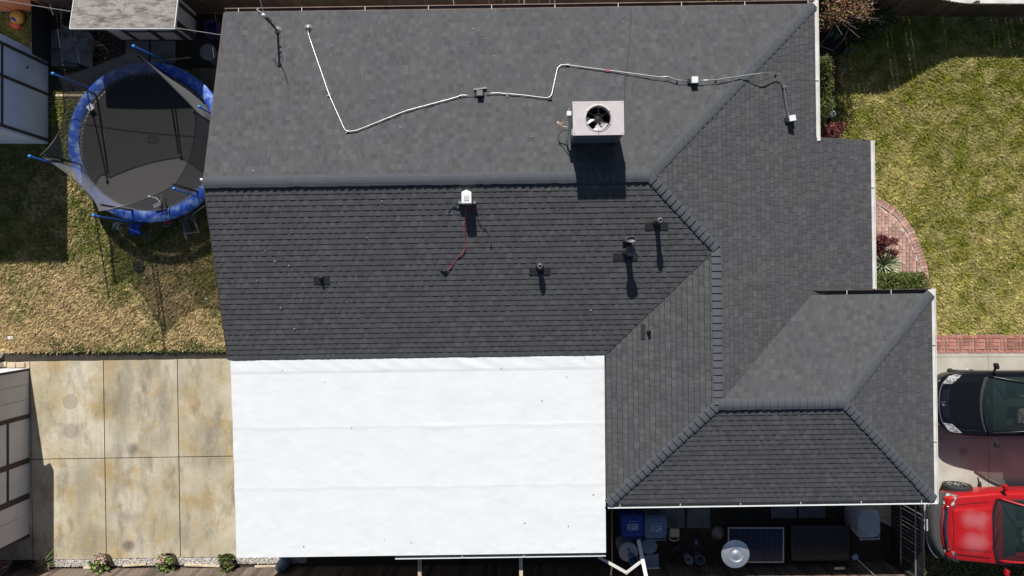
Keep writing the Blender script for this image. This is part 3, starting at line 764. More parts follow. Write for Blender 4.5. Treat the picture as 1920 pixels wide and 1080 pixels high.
# ================================================================ rooftop air conditioner
a0 = Pw(1074,190,4.6); a1 = Pw(1170,253,4.6)
cx, cy = (a0.x+a1.x)/2, (a0.y+a1.y)/2; ac_w, ac_d = 1.125, .745
ac = thing('air_conditioner', 'boxy beige rooftop air conditioner with a round fan on top of the roof', 'air conditioner', (cx,cy,3.60), TH)
zt = 1.0; zb_ = .12
hw, hd = ac_w/2, ac_d/2
mb = MB(); fr = .275; fx, fy = 0.0, .0
N = 48
def sq(t):
    c, s_ = math.cos(t), math.sin(t); k = min(hw/abs(c) if abs(c) > 1e-6 else 1e9, hd/abs(s_) if abs(s_) > 1e-6 else 1e9); return (c*k, s_*k)
angs = sorted([2*math.pi*i/N for i in range(N)] + [math.atan2(sy*hd, sx*hw) % (2*math.pi) for sx in (1,-1) for sy in (1,-1)])
n = len(angs)
for (zo, rad) in ((zt,None),(zt,fr+.035),(zt+.012,fr+.018),(zt+.012,fr),(zt-.14,fr-.004)):
    for t in angs: 
        if rad is None: x, y = sq(t)
        else: x, y = fx+rad*math.cos(t), fy+rad*math.sin(t)
        mb.v.append((x,y,zo))
for lvl in range(4):
    for i in range(n):
        j = (i+1) % n; mb.f.append((lvl*n+i, lvl*n+j, (lvl+1)*n+j, (lvl+1)*n+i)); mb.t.append(.5)
b = len(mb.v)
for t in angs: x, y = sq(t); mb.v.append((x,y,zt-.035))
for i in range(n):
    j = (i+1) % n; mb.f.append((b+i,b+j,j,i)); mb.t.append(.5)
top = mb.build('top_panel', m_acpaint, ac)
mb = MB(); d_ = .012
mb.box(-hw+d_,hw-d_,-hd+d_,-hd+.03,zb_,zt-.036); mb.box(-hw+d_,hw-d_,hd-.03,hd-d_,zb_,zt-.036)
mb.box(-hw+d_,-hw+.03,-hd+.031,hd-.031,zb_,zt-.036); mb.box(hw-.03,hw-d_,-hd+.031,hd-.031,zb_,zt-.036)
mb.box(-hw+.031,hw-.031,-hd+.031,hd-.031,zb_,zb_+.02)
mb.build('cabinet', m_acdark, ac)
mb = MB()
for k in range(16): mb.box(-hw+.06,hw-.06,-hd+.003,-hd+.011,zb_+.08+k*.046,zb_+.10+k*.046)
mb.build('louvre', m_acdark, ac, kind='stuff')
mb = MB(); 
for sx in (-1,1): mb.box(sx*(hw-.1)-.03,sx*(hw-.1)+.03,-hd-.03,hd+.03,.0,zb_-.001)
mb.build('stand', m_dark, ac)
MB().lathe((0,0,zt-.13),[(0,.0),(.075,.0),(.08,.03),(.06,.05),(0,.055)],20).build('fan_hub', m_black, ac)
MB().lathe((0,0,zt-.7),[(.09,0),(.09,.5),(0,.5)],16).build('fan_motor', m_black, ac)
for ang in (185, 318-5, 268, 48):
    mb = MB(); A = math.radians(ang)
    def bl(a, b):
        r = .065 + .18*a; half = .16+.24*a
        t = A + (b-.5)*2*half*(1 if a > 0 else 1)
        return (r*math.cos(t), r*math.sin(t), zt-.115+(b-.5)*.05)
    mb.grid(bl, 5, 6); mb.grid(lambda a,b: tuple(np.array(bl(a,b))-np.array((0,0,.004))), 5, 6, flip=True)
    if ang != 48: mb.build('fan_blade', m_blade, ac)
MB().lathe((0,0,zt-.82),[(0,0),(.5*.7,0)],20).build('fan_well', m_black, ac)
for k in range(6):
    t = math.radians(90+60*k); MB().tube([(.05*math.cos(t),.05*math.sin(t),zt+.022),((fr+.03)*math.cos(t),(fr+.03)*math.sin(t),zt+.016)],.004,6).build('grille_bar', m_dark, ac)
mb = MB()
for rr in (.09,):
    mb.tube([(rr*math.cos(t),rr*math.sin(t),zt+.02) for t in [2*math.pi*i/24 for i in range(25)]], .004, 6)
mb.build('grille_ring', m_dark, ac)
MB().box(-hw-.11,-hw-.012,.12,.22,.55,.80).build('switch_box', m_white_clean, ac)
MB().tube([(-hw-.05,.11,.62),(-hw-.055,-.03,.60),(-hw-.05,-.14,.40),(-hw-.06,-.3,.2),(-hw-.05,-.36,.05)],.018,10).build('drain_pipe', m_white_clean, ac)
MB().tube([(-hw-.07,.2,.7),(-hw-.10,.1,.62),(-hw-.17,.04,.45),(-hw-.26,.06,.30),(-hw-.30,.10,.28),(-hw-.28,.12,.28),(-hw-.24,.06,.28),(-hw-.16,.0,.25),(-hw-.06,-.01,.25)],.010,6).build('copper_cable', m_orangewire, ac)
MB().tube([(-hw-.05,-.10,.3),(-hw-.16,-.08,.2),(-hw-.25,-.14,.12),(-hw-.27,-.26,.08),(-hw-.2,-.34,.06),(-hw-.1,-.33,.08),(-hw-.05,-.24,.1)],.008,6).build('black_cable', m_black, ac)
MB().tube([(-hw-.012,.30,.75),(-hw-.06,.28,.75),(-hw-.08,.2,.78)],.012,6).build('elbow_pipe', m_galv, ac)
for (x,y) in ((-hw+.04,-hd+.04),(hw-.04,-hd+.04),(hw-.04,hd-.04),(-hw+.04,hd-.04),(0,-hd+.03),(0,hd-.03)): MB().lathe((x,y,zt),[(.010,0),(.008,.005),(0,.006)],8).build('screw', m_dark, ac)
MB().box(-hw+.07,-hw+.2,-hd-.0,-hd+.004-.002,.6,.7) if 0 else None
MB().box(-hw+.003,-hw+.011,-.30,-.16,.55,.75).build('rating_plate', m_white_clean, ac)
# black cable up the slope from the unit
pts = [on(x,y,fN,.028) for x,y in ((1184,14),(1183,40),(1180,80),(1176,120),(1172,150),(1171,195),(1170,240))]
cb = thing('black_cable', 'thin black cable running straight up the front slope to the air conditioner', 'cable', (0,0,0), TH)
MB().tube(pts,.012,6).build('cable', m_black, cb)

# ================================================================ metal conduit over the roof
cd = thing('roof_conduit', 'long bent silver conduit zigzagging across the brighter roof slope with junction boxes', 'conduit', (0,0,0), TH)
def run(pix, name, r=.0115, mat=m_galv, h0=.05):
    out = []
    for q in pix:
        x, y = q[0], q[1]; h = q[2] if len(q) > 2 else h0; fz = q[3] if len(q) > 3 else fN
        out.append(on(x,y,fz,h))
    # round the corners
    res = [out[0]]
    for i in range(1,len(out)-1):
        a, b, c = out[i-1], out[i], out[i+1]; k1 = min(.10,(a-b).length*.35)/max(1e-6,(a-b).length); k2 = min(.10,(c-b).length*.35)/max(1e-6,(c-b).length)
        p, q2 = b.lerp(a,k1), b.lerp(c,k2)
        for t in (0,.33,.66,1): res.append((1-t)**2*p + 2*t*(1-t)*b + t*t*q2)
    res.append(out[-1])
    return MB().tube(res, r, 8).build(name, mat, cd, smooth=True)
run([(577,57,.10),(580,70,.07),(618,180),(648,247),(668,245),(760,208),(857,182),(866,178),(888,180)], 'pipe')
run([(912,176),(930,174),(978,178),(1026,184),(1034,180),(1045,128),(1052,121),(1066,122),(1150,133),(1240,145,.09),(1252,143,.11),(1268,150,.10),(1290,152,.10)], 'pipe')
run([(1308,151,.12),(1340,150,.10),(1400,141,.09),(1432,137,.10),(1455,138,.12,fE),(1464,140,.12,fE),(1469,158,.10,fE),(1474,195,.10,fE),(1478,215,.10,fE)], 'pipe')
run([(1091,126,.064),(1132,132,.064)], 'red_tape', .0135, m_pink) if 0 else None
p_, q_ = on(1133,131.2,fN,.054), on(1144,132.6,fN,.054); MB().tube([p_,q_],.0155,8).build('red_tape', m_pink, cd)
def jb(px, py, fz, sz, h, mat, name='junction_box', feet=True, rz=0):
    p = on(px,py,fz,0); o = frame_obj(name); o.parent = cd; o.location = p
    mb = MB().box(-sz[0]/2,sz[0]/2,-sz[1]/2,sz[1]/2,h,h+sz[2]); b_ = mb.build('box', mat, o, bevel=.006)
    MB().box(-sz[0]/2-.005,sz[0]/2+.005,-sz[1]/2-.005,sz[1]/2+.005,h+sz[2]+.001,h+sz[2]+.014).build('lid', mat, o, bevel=.004)
    if feet: MB().box(-sz[0]/2-.07,sz[0]/2+.04,-.05,.05,-.02,h-.001).build('block', m_black, o)
    o.rotation_euler = (0,0,rz)
    return o
jb(900,178,fN,(.13,.12,.10),.07,m_acdark)['label'] = 'dark grey junction box on a black block'
jb(1299,154,fN,(.14,.14,.09),.10,m_white_clean)['label'] = 'square white junction box at the right of the slope'
jb(1480,225,fE,(.15,.13,.09),.10,m_white_clean,rz=.15)['label'] = 'white end box on the right-hand slope'
MB().beam(on(888,168,fN,.06),on(912,165,fN,.06),.035,.05).build('bracket', m_galv, cd)
for (x,y,fz,a) in ((617,179,fN,.3),(651,247,fN,.9),(862,180,fN,2.2),(1031,186,fN,0),(1064,121,fN,0),(1269,152,fN,1.4),(1342,150,fN,1.3),(1454,138,fE,1.2),(1470,163,fE,.2),(951,178,fN,1.5)):
    p = on(x,y,fz,.03); MB().obox(p,(.10,.035,.05),a).build('clamp', m_galv if R.random()<.6 else m_dark, cd)
p = on(579,54,fN,0)
MB().lathe(p,[(.12,-.05),(.11,.02),(.05,.07),(.045,.10),(0,.10)],20).build('roof_boot', m_galv, cd, smooth=True)

# ================================================================ service mast
pm = on(521,58,fN,0)
ms = thing('service_mast', 'dark upright service mast with white wires near the corner of the roof', 'mast', (0,0,0), TH)
MB().lathe(pm,[(.12,-.05),(.11,.02),(.05,.07),(.045,.10),(0,.10)],20).build('roof_boot', m_galv, ms, smooth=True)
MB().tube([pm, pm+Vector((0,0,.92))],.028,10).build('pole', m_dark, ms)
MB().lathe(pm+Vector((0,0,.92)),[(.035,0),(.055,.02),(.05,.06),(0,.085)],16).build('weather_cap', m_white_clean, ms, smooth=True)
t_ = pm+Vector((0,0,.93)); 
MB().tube([t_, t_+Vector((-.06,.05,.04)), t_+Vector((-.14,.10,-.02)), t_+Vector((-.16,.06,-.12))],.007,6).build('drip_loop', m_black, ms)
MB().tube([t_, t_+Vector((.06,-.02,-.05)), t_+Vector((.09,.0,-.22)), t_+Vector((.03,.02,-.3)), t_+Vector((-.08,.04,-.25)), t_+Vector((-.1,.02,-.12)), t_],.007,6).build('drip_loop', m_black, ms)
MB().tube([t_, t_+Vector((-.05,.06,.1)), t_+Vector((-.13,.10,.12)), t_+Vector((-.12,.16,.05))],.007,6).build('drip_loop', m_white_clean, ms)
for k in range(3): MB().obox(pm+Vector((.02,.0,.45+.15*k)),(.10,.02,.03),.5*k).build('clamp', m_dark, ms)
sw = thing('service_wire', 'pale overhead service wire reaching the mast from beyond the fence', 'wire', (0,0,0))
def catenary(a, b, sag, n=24):
    a, b = Vector(a), Vector(b); return [a.lerp(b, i/n)-Vector((0,0,sag*4*(i/n)*(1-i/n))) for i in range(n+1)]
tw = Matrix.Rotation(TH,4,'Z') @ t_
MB().tube(catenary(tw, Pw(440,-110,5.2)+Vector((0,.6,0)), .1),.011,6).build('cable', m_white, sw)
cw = thing('clothes_wire', 'thin pale wire stretched over the plywood shed to the house gable', 'wire', (0,0,0))
MB().tube(catenary(Pw(418,66,2.45), Pw(-200,-32,2.75), .03),.008,6).build('cable', m_galv, cw)

# ================================================================ white rooftop box with cut red wires
pb = on(876,372,fS,0)
wb = thing('disconnect_box', 'small white box below the ridge with loose red wires hanging out', 'electrical box', (0,0,0), TH)
mb = MB(); poly = [(-.115,-.15),(.115,-.15),(.115,.11),(.0,.165),(-.115,.11)]
mb.prism([(pb.x+x,pb.y+y) for x,y in poly], pb.z+.10, pb.z+.27); mb.build('box', m_white_clean, wb, bevel=.012)
MB().prism([(pb.x+x*.55,pb.y+y*.5-.02) for x,y in ((-.1,-.13),(.1,-.13),(.1,.1),(-.1,.1))], pb.z+.271, pb.z+.280).build('cover_plate', m_acpaint, wb)
MB().box(pb.x-.2,pb.x+.2,pb.y-.13,pb.y-.08,pb.z-.03,pb.z+.09).build('mounting_rail', m_galv, wb)
def wire(pix, mat, name, r=.009, h=.03):
    out = [on(x,y,fS,h+ (.02*math.sin(i*2.1))) for i,(x,y) in enumerate(pix)]
    # smooth
    P2 = []
    for i in range(len(out)-1):
        p0 = out[max(0,i-1)]; p1 = out[i]; p2 = out[i+1]; p3 = out[min(len(out)-1,i+2)]
        for t in (0,.25,.5,.75):
            P2.append(.5*((2*p1)+(p2-p0)*t+(2*p0-5*p1+4*p2-p3)*t*t+(3*p1-p0-3*p2+p3)*t**3))
    P2.append(out[-1]); return MB().tube(P2, r, 6).build(name, mat, wb, smooth=True)
wire([(874,382),(873,400),(873,416),(870,418),(871,440),(873,455),(871,468),(864,477),(855,487),(846,500),(838,507)], m_red, 'red_wire', .0095)
wire([(838,507),(833,508),(826,507)], m_black, 'wire_end', .02)
wire([(878,381),(886,388),(893,394)], m_red, 'red_wire'); wire([(877,383),(884,391),(890,392)], m_red, 'red_wire')
wire([(870,384),(858,386),(848,390),(841,398)], m_black, 'black_wire', .009)
wire([(880,386),(887,399),(893,402),(897,416),(906,424),(912,432),(917,440)], m_black, 'black_wire', .007)
wire([(920,452),(921,459),(920,464)], m_black, 'black_wire', .007)
# satellite clamp at gable end
q_ = Matrix.Rotation(-TH,4,'Z') @ Pw(379,337,3.7); MB().lathe(q_,[(0,0),(.035,.01),(.03,.05),(0,.06)],10).build('wire_knob', m_white_clean, house)

# ================================================================ fences
def fence(name, label, p0, p1, hfun, mat, bw=.14, gap=.004, rails=(), t=.018, side=1, alt=None, railmat=None, cap=False, hjit=.012, group=None):
    p0, p1 = Vector((*p0,0)), Vector((*p1,0)); d = (p1-p0); L = d.length; d /= L; a = math.atan2(d.y,d.x)
    fo = thing(name, label, 'fence', tuple(p0), a, group)
    s_ = 0; meshes = {}
    while s_ < L:
        h = hfun(s_+bw/2) + R.uniform(-hjit,hjit); hk = round(h,2)
        mm = alt(s_) if alt else mat
        key = (hk, R.randrange(5), mm.name)
        if key not in meshes:
            mb = MB(); t_ = R.random(); b2 = bw/2-(0.0004 if gap < .01 else .0005)
            mb.quadbox([(-b2,0,0),(b2,0,0),(b2,t,0),(-b2,t,0),(-b2,0,hk),(b2,0,hk),(b2,t,hk),(-b2,t,hk)], t_)
            meshes[key] = mb.mesh('board', mm)
        o = link('board', meshes[key], fo); o.location = (s_+bw/2, R.uniform(-.002,.002), 0); o.rotation_euler = (0, R.uniform(-.004,.004), 0)
        s_ += bw + (0 if gap < .01 and R.random() < (.93 if p0.x+s_ < 8.5 or p0.y < 0 else .6) else gap+R.uniform(0,.004))
    for z in rails:
        k = 0; s2 = 0
        while s2 < L-.2:
            e2 = min(L, s2+2.4); h = min(z(s2), z(e2)) if callable(z) else z
            MB().box(s2,e2-.004,(t+.002) if side > 0 else -.04-.002,(t+.04) if side > 0 else -.002,h,h+.085).build('rail', railmat or mat, fo); s2 = e2
    s2 = .05
    while s2 < L:
        h = hfun(s2)-.1
        MB().box(s2-.045,s2+.045,(t+.042) if side > 0 else -.13,(t+.13) if side > 0 else -.042,0,h).build('post', railmat or mat, fo); s2 += 2.4
    return fo
def hN(s_):
    x = s_-16
    if x < 10.0: return 1.62
    if x > 12.75: return .87
    t = (x-10.0)/2.75; return 1.62 - .75*(3*t*t-2*t**3)
fence('rear_fence', 'long dark brown board fence behind the house, stepping down in a curve', (-16,7.93), (16.2,7.76), hN, m_fence, .138, .005,
      rails=(.25, lambda s_: min(1.3, hN(s_)-.15)), side=1, alt=lambda s_: m_cedar if s_ < 2.9 else m_fence)
fence('side_fence', 'low board fence piece, shade painted in black, between the blue-grey shed and orange boards', (-13.22,6.45), (-13.22,7.85), lambda s_: .8, m_dark, .138, .003, rails=(.2,), side=1)  # black board colour carries the shade on the east face
fence('alley_fence', 'sunlit weathered board fence along the gravel and side yard', (-16,-8.09), (10.85,-7.86), lambda s_: 1.7, m_fencegrey, .14, .006, rails=(), side=-1,
      alt=lambda s_: m_fencegrey)
gf = fence('gate_fence', 'dark slatted fence between the side yard and the driveway', (10.87,-7.8), (10.87,-5.75), lambda s_: 1.6, m_dark, .10, .0101, rails=(), side=1, hjit=.02)
for z in (.55,1.25): MB().tube([(0,.03,z),(2.05,.03,z)],.02,8).build('rail', m_galv, gf)

# ================================================================ sheds
def shed_wall_x(root, x, y0, y1, h, trims, mat=m_shedwall):
    pass
# blue-grey lit playhouse / shed at the upper left edge
s1 = thing('storage_shed', 'tall pale storage shed with dark trim beside the trampoline', 'shed', (-13.27,4.13,0))
MB().box(-2.6,0,0,2.47,0,2.3).build('wall', m_shedblue, s1)
def battens(root, boxes):
    for q in boxes: MB().box(*q).build('batten', m_shedtrim, root)
battens(s1, [(.001,.02,y0,y1,.06,2.25) for (y0,y1) in ((.06,.14),(1.36,1.44),(2.20,2.28))] + [(.001,.019,0,2.47,.0,.05),(.001,.022,.141,1.359,1.80,1.86),(.001,.022,1.441,2.199,1.80,1.86)])
MB().lathe((.02,1.9,.9),[(0,0),(.025,.0),(.03,.03),(0,.04)],12).build('door_knob', m_dark, s1)
mb = MB(); mb.quadbox([(-2.75,-.02,2.32),(.05,-.02,2.32),(.05,2.5,2.32),(-2.75,2.5,2.32),(-2.75,-.02,2.40),(.05,-.02,2.40),(.05,2.5,2.40),(-2.75,2.5,2.40)]); mb.build('roof', m_ply, s1)
# low shed with weathered plywood roof
s2 = thing('plywood_shed', 'small white shed with a weathered grey plywood roof by the rear fence', 'shed', (-9.06,7.12,0))
MB().box(-2.2,0,0,1.3,0,1.58).build('wall', m_shedwall, s2)
battens(s2, [(x0,x1,-.02,-.001,0,1.57) for (x0,x1) in ((-2.2,-2.12),(-1.75,-1.62),(-1.0,-.86),(-.34,-.2),(-.06,-.002))] + [(-1.619,-1.001,-.022,-.001,.62,.68),(-.859,-.341,-.022,-.001,.62,.68),(.001,.02,-.02,.12,0,1.57),(.001,.02,.55,.66,0,1.57)])
zr = lambda x,y: 2.0 - .2*(y+.43)
mb = MB(); mb.prism([(-2.33,-.43),(-.985,-.43),(-.985,1.6),(-2.33,1.6)], lambda x,y: zr(x,y)-.02, zr); mb.build('roof_sheet', m_ply, s2)
mb = MB(); mb.prism([(-.98,-.43),(.36,-.43),(.36,1.6),(-.98,1.6)], lambda x,y: zr(x,y)-.022, lambda x,y: zr(x,y)-.002); mb.build('roof_sheet', m_ply, s2)
mb = MB(); mb.box(-2.345,.375,-.445,-.431,1.93,2.005); 
mb.quadbox([(-2.345,-.43,1.93),(-2.331,-.43,1.93),(-2.331,1.6,1.55),(-2.345,1.6,1.55),(-2.345,-.43,2.005),(-2.331,-.43,2.005),(-2.331,1.6,1.60),(-2.345,1.6,1.60)])
mb.quadbox([(.361,-.43,1.93),(.375,-.43,1.93),(.375,1.6,1.55),(.361,1.6,1.55),(.361,-.43,2.005),(.375,-.43,2.005),(.375,1.6,1.60),(.361,1.6,1.60)])
mb.build('drip_edge', m_white_clean, s2)
# shed by the patio
s3 = thing('patio_shed', 'off-white shed with dark brown battens standing on the patio edge', 'shed', (-13.83,-2.30,0))
MB().box(-2.4,0,-4.82,0,.04,2.0).build('wall', m_shedwall, s3)
battens(s3, [(.001,.02,y0,y1,.04,1.98) for (y0,y1) in ((-.06,.004),(-1.42,-1.30),(-2.70,-2.55),(-3.72,-3.56),(-4.82,-4.74))] + [(.001,.022,-2.549,-1.421,.84,.90),(.001,.022,-3.559,-2.701,.84,.90)])
mb = MB()
for y in (-.45,-.88,-4.15): mb.box(.001,.004,y-.004,y+.004,.1,1.95)
mb.build('siding_groove', m_shedtrim, s3)
mb = MB(); mb.prism([(-2.6,-5.0),(.28,-5.0),(.28,-.05),(.18,.15),(-.02,.04),(-2.6,.04)], 2.02, 2.07); mb.build('roof', m_ply, s3)

# ================================================================ trampoline
TC = (-9.985, 4.01); PZ = .85
tr = thing('trampoline', 'large round trampoline with faded blue pad, blue poles and sagging black netting', 'trampoline', (TC[0],TC[1],0))
MB().grid(lambda a,b: ((.02+1.88*b)*math.cos(-6.28319*a),(.02+1.88*b)*math.sin(-6.28319*a),PZ-.03-.05*(1-b*b)), 72, 12, flip=True).build('mat', m_mat, tr)
mb = MB(); NS = 12
for k in range(NS):
    mb = MB(); t0 = 2*math.pi*(k+.15)/NS; t1 = 2*math.pi*(k+1.15)/NS-.004
    def pad(a, b):
        t = t0+(t1-t0)*a; r = 1.90+.30*b; return (r*math.cos(t), r*math.sin(t), PZ+.055*math.sin(math.pi*min(1,max(0,b*.92+.04)))-.01+.006*noise.noise((t*9,b*4,k)))
    mb.grid(pad, 12, 6, flip=True)
    mb.grid(lambda a,b: ((2.2)*math.cos(t0+(t1-t0)*a),(2.2)*math.sin(t0+(t1-t0)*a), PZ-.01-.11*b), 12, 1, flip=True)
    mb.build('pad', m_blue, tr, smooth=True)
fring = MB(); ring = [(2.05*math.cos(2*math.pi*i/64),2.05*math.sin(2*math.pi*i/64),PZ-.05) for i in range(65)]
fring.tube(ring,.028,8,caps=False).build('frame', m_galv, tr, smooth=True)
mb = MB()
for i in range(96):
    t = 2*math.pi*i/96; mb.tube([(1.79*math.cos(t),1.79*math.sin(t),PZ-.03),(2.03*math.cos(t),2.03*math.sin(t),PZ-.045)],.006,4)
mb.build('spring', m_galv, tr, kind='stuff')
ANG = [75.7,138,199,257.5,315,13.5]; TOPR = [2.10,2.02,2.20,2.25,2.16,2.22]
for a, rt in zip(ANG, TOPR):
    t = math.radians(a); c, s_ = math.cos(t), math.sin(t)
    po = MB().tube([(2.24*c,2.24*s_,.0),(2.24*c,2.24*s_,1.1),((rt+.0)*c,(rt+.0)*s_,2.5)],.021,8).build('pole', m_bluepole, tr, smooth=True)
    MB().lathe((rt*c,rt*s_,2.49),[(.02,-.02),(.04,0),(.042,.03),(.02,.055),(0,.06)],12).build('pole_cap', m_bluecap, po, smooth=True)
    MB().tube([(2.24*c,2.24*s_,0.03),(2.03*math.cos(t+.3),2.03*math.sin(t+.3),.03)],.02,6).build('foot', m_galv, po)
    MB().tube([(1.93*c,1.93*s_,PZ+.02),(1.95*c,1.95*s_,2.3)],.026,8).build('foam_sleeve', m_black, po)
# netting: six panels sagging between the poles
NTOP = [(2.02,2.44),(1.92,2.38),(2.06,2.34),(2.12,2.34),(2.02,2.34),(2.06,2.40)]
order = sorted(range(6), key=lambda i: ANG[i])
for oi in range(6):
    i, j = order[oi], order[(oi+1)%6]; a0, a1 = math.radians(ANG[i]), math.radians(ANG[j]); 
    if a1 < a0: a1 += 2*math.pi
    P0 = Vector((NTOP[i][0]*math.cos(a0),NTOP[i][0]*math.sin(a0),NTOP[i][1])); P1 = Vector((NTOP[j][0]*math.cos(a1),NTOP[j][0]*math.sin(a1),NTOP[j][1]))
    sag = [.12,.08,.5,.5,.3,.4][oi]
    def net(a, b):
        t = a0+(a1-a0)*a; bot = Vector((1.86*math.cos(t),1.86*math.sin(t),PZ+.0)); tp = P0.lerp(P1,a)
        s4 = 4*a*(1-a); tp.z -= sag*s4; tp = tp*(1-.05*s4*sag) if 0 else tp
        p = bot.lerp(tp, b); bulge = math.sin(math.pi*b)*.05*noise.noise((a*4,b*3,oi)); 
        return p + Vector((math.cos(t),math.sin(t),0))*(bulge - .10*math.sin(math.pi*b)*s4)
    MB().grid(net, 22, 10).build('net', m_net, tr, smooth=True)
    MB().tube([net(k/24,1.0) for k in range(25)],.010,5).build('net_hem', m_black, tr)
MB().obox((-1.55,.93,PZ+.062),(.16,.17,.004),.75).build('warning_label', m_white_clean, tr)
# round printed mark on the mat
mb = MB(); mb.tube([(.10+.15*math.cos(t),.12+.085*math.sin(t),PZ-.045) for t in [2*math.pi*i/24 for i in range(25)]],.006,4,caps=False); mb.tube([(.04,.12,PZ-.045),(.16,.12,PZ-.045)],.005,4)
mb.build('printed_oval', m_dark, tr)
# broken hoop bracket on the pad
bp = Pw(296,384,.95)
hb = thing('hoop_bracket', 'broken silver bracket with a rope lying on the trampoline by its pad', 'bracket', tuple(bp))
MB().obox((0,0,.02),(.24,.11,.02),.45).build('plate', m_steel, hb); MB().obox((.13,.14,.06),(.04,.26,.03),-.15,.2).build('arm', m_galv, hb)
MB().tube([(.08,.06,.03),(.02,.14,.04),(-.05,.19,.02),(-.12,.20,.03),(-.2,.22,.02),(-.26,.24,.02)],.012,5).build('rope', m_white, hb)
MB().obox((.14,-.06,.05),(.03,.45,.03),.05).build('strut', m_black, hb); MB().obox((.26,-.05,.05),(.03,.5,.03),.1).build('strut', m_black, hb)
# ================================================================ things round the trampoline
def T(name, label, cat, px, py, z0=0.0, rz=0, group=None):
    p = Pw(px,py,z0); return thing(name, label, cat, (p.x,p.y,z0), rz, group)
st = T('step_stool', 'bright blue plastic step stool on the grass under the trampoline edge', 'stool', 252, 429, .38, .03); st.location.z = 0
mb = MB().box(-.15,.15,-.16,.16,.34,.38); mb.build('seat', m_blueplastic, st, bevel=.015)
for (sx,sy) in ((-1,-1),(1,-1),(1,1),(-1,1)): MB().beam((sx*.12,sy*.13,.35),(sx*.16,sy*.17,0),.05,.03).build('leg', m_blueplastic, st)
MB().lathe((0,.04,.381),[(.035,0),(.035,.004),(0,.004)],16).build('grip_hole', m_black, st)
wh = T('wire_bundle', 'tangled bundle of thin white wire on the shaded grass', 'wire', 222, 424, .0)
pts = [(.16*math.cos(t*1.7)*math.cos(t*.31+.2),.11*math.sin(t*1.1+.4),.04+.03*math.sin(t*2.3)) for t in [i*.28 for i in range(90)]]
MB().tube(pts,.007,5).build('wire', m_white_clean, wh)
ch = T('folding_chair', 'overturned folding chair frame of white tubes with grey cloth', 'chair', 358, 424, .0, .12)
for (a,b) in (((-.22,.2,.03),(-.14,-.36,.05)),((.16,.25,.2),(.24,-.22,.06)),((-.2,-.2,.06),(.26,-.2,.06)),((.12,.26,.2),(.60,.50,.30)),((-.14,-.36,.05),(-.20,-.19,.06))):
    MB().tube([a,b],.016,8).build('tube', m_white, ch)
def rag(cx, cy, rx, ry, z, mat, root, name='cloth', seed=0):
    MB().grid(lambda a,b: (cx+rx*(a-.5)*2+.05*noise.noise((a*3,b*3,seed)), cy+ry*(b-.5)*2+.05*noise.noise((a*3,b*3,seed+5)), z+.07*noise.noise((a*4,b*4,seed+9))), 14, 14).build(name, mat, root, smooth=True)
rag(.12,.24,.16,.11,.24,m_cloth,ch); rag(-.12,.16,.14,.1,.12,m_cloth,ch,seed=3); rag(-.06,-.02,.07,.15,.1,m_acdark,ch,seed=6)
pk = T('crumpled_clothes', 'crumpled grey and pink clothes on the grass beside the chair', 'clothes', 318, 418)
rag(-.05,0,.13,.12,.08,m_cloth,pk,seed=2); rag(.03,.05,.09,.08,.14,m_pinkcloth,pk,'pink_cloth',seed=4)
dm = T('shadow_disc', 'dark disc standing in for a round shadow on the lawn below the trampoline', 'disc', 263, 500, 0)  # added black disc in place of a round cast shadow
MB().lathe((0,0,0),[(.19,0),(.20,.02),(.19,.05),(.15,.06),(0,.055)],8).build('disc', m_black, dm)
bk = T('plastic_tub', 'white plastic tub with a blue label at the left edge of the lawn', 'tub', -2, 664, .0)
MB().lathe((0,0,0),[(.12,0),(.15,.30),(.165,.31),(.165,.335),(.15,.34),(0,.34)],24).build('tub', m_white_clean, bk, smooth=False)
MB().obox((.05,.02,.344),(.09,.14,.004),.2).build('label', m_navy, bk)
for i in range(3):
    p = Pw(8+i*17,684+R.uniform(-2,2),0); mb = MB().obox((0,0,.05),(.24,.14,.09),R.uniform(-.1,.1)); o = mb.build('edging_stone', m_lumber, None, bevel=.02)
    o.location = p; o['label'] = ['pale edging stone next to the white tub','pale edging stone in the middle of the short row','pale edging stone nearest the patio corner'][i]; o['category'] = 'stone'; o['group'] = 'edging stones by the patio shed'
lt = [(20,633),(387,560),(8,641)]
for i,(x,y) in enumerate(lt[:2]):
    p = Pw(x,y,.03); mb = MB(); rr = .06 if i == 0 else .035
    mb.grid(lambda a,b: ((a-.5)*2*rr*1.3,(b-.5)*1.4*rr,.02*noise.noise((a*3,b*3,i))+.015), 4, 4); o = mb.build('litter', m_white_clean, None)
    o.location = p; o['label'] = ['scrap of white litter on the dry lawn above the tub','tiny white scrap on tan grass beside the house edge'][i]; o['category'] = 'litter'
# ---- junk in the dark corner
def slab(label, px0,py0,px1,py1, z=.04, mat=m_paver, name='paving_stone', group='slabs in the shaded corner', rz=0):
    a, b = Pw(px0,py0,z), Pw(px1,py1,z); c = (a+b)/2; o = MB().obox((0,0,-z/2+.0),(abs(b.x-a.x),abs(b.y-a.y),z)).build(name, mat, None, bevel=.008)
    o.location = c; o.rotation_euler = (0,0,rz); o['label'] = label; o['category'] = 'slab'
    if group: o['group'] = group
    return o
slab('blue-grey slab nearest the storage shed wall', 95,93,145,124)
slab('larger blue-grey slab above the square one', 95,54,150,91)
slab('dark square slab by the plywood shed wall', 235,76,279,115)
slab('second dark slab by the plywood shed wall', 282,76,329,118)
slab('dark slab half hidden beside the house gable', 372,128,404,165)
bo = MB().beam((0,0,0),(1.15,.11,0),.04,.02).build('wooden_stake', m_lumber, None); bo.location = Pw(283,115,.06); bo['label']='thin wooden stake lying behind the trampoline'; bo['category']='stake'
pl = MB().beam((0,0,0),(.8,0,0),.06,.05).build('timber_offcut', m_lumber, None); pl.location = Pw(105,179,.03); pl['label']='jagged pale timber offcut at the lawn edge by the shed'; pl['category']='timber'
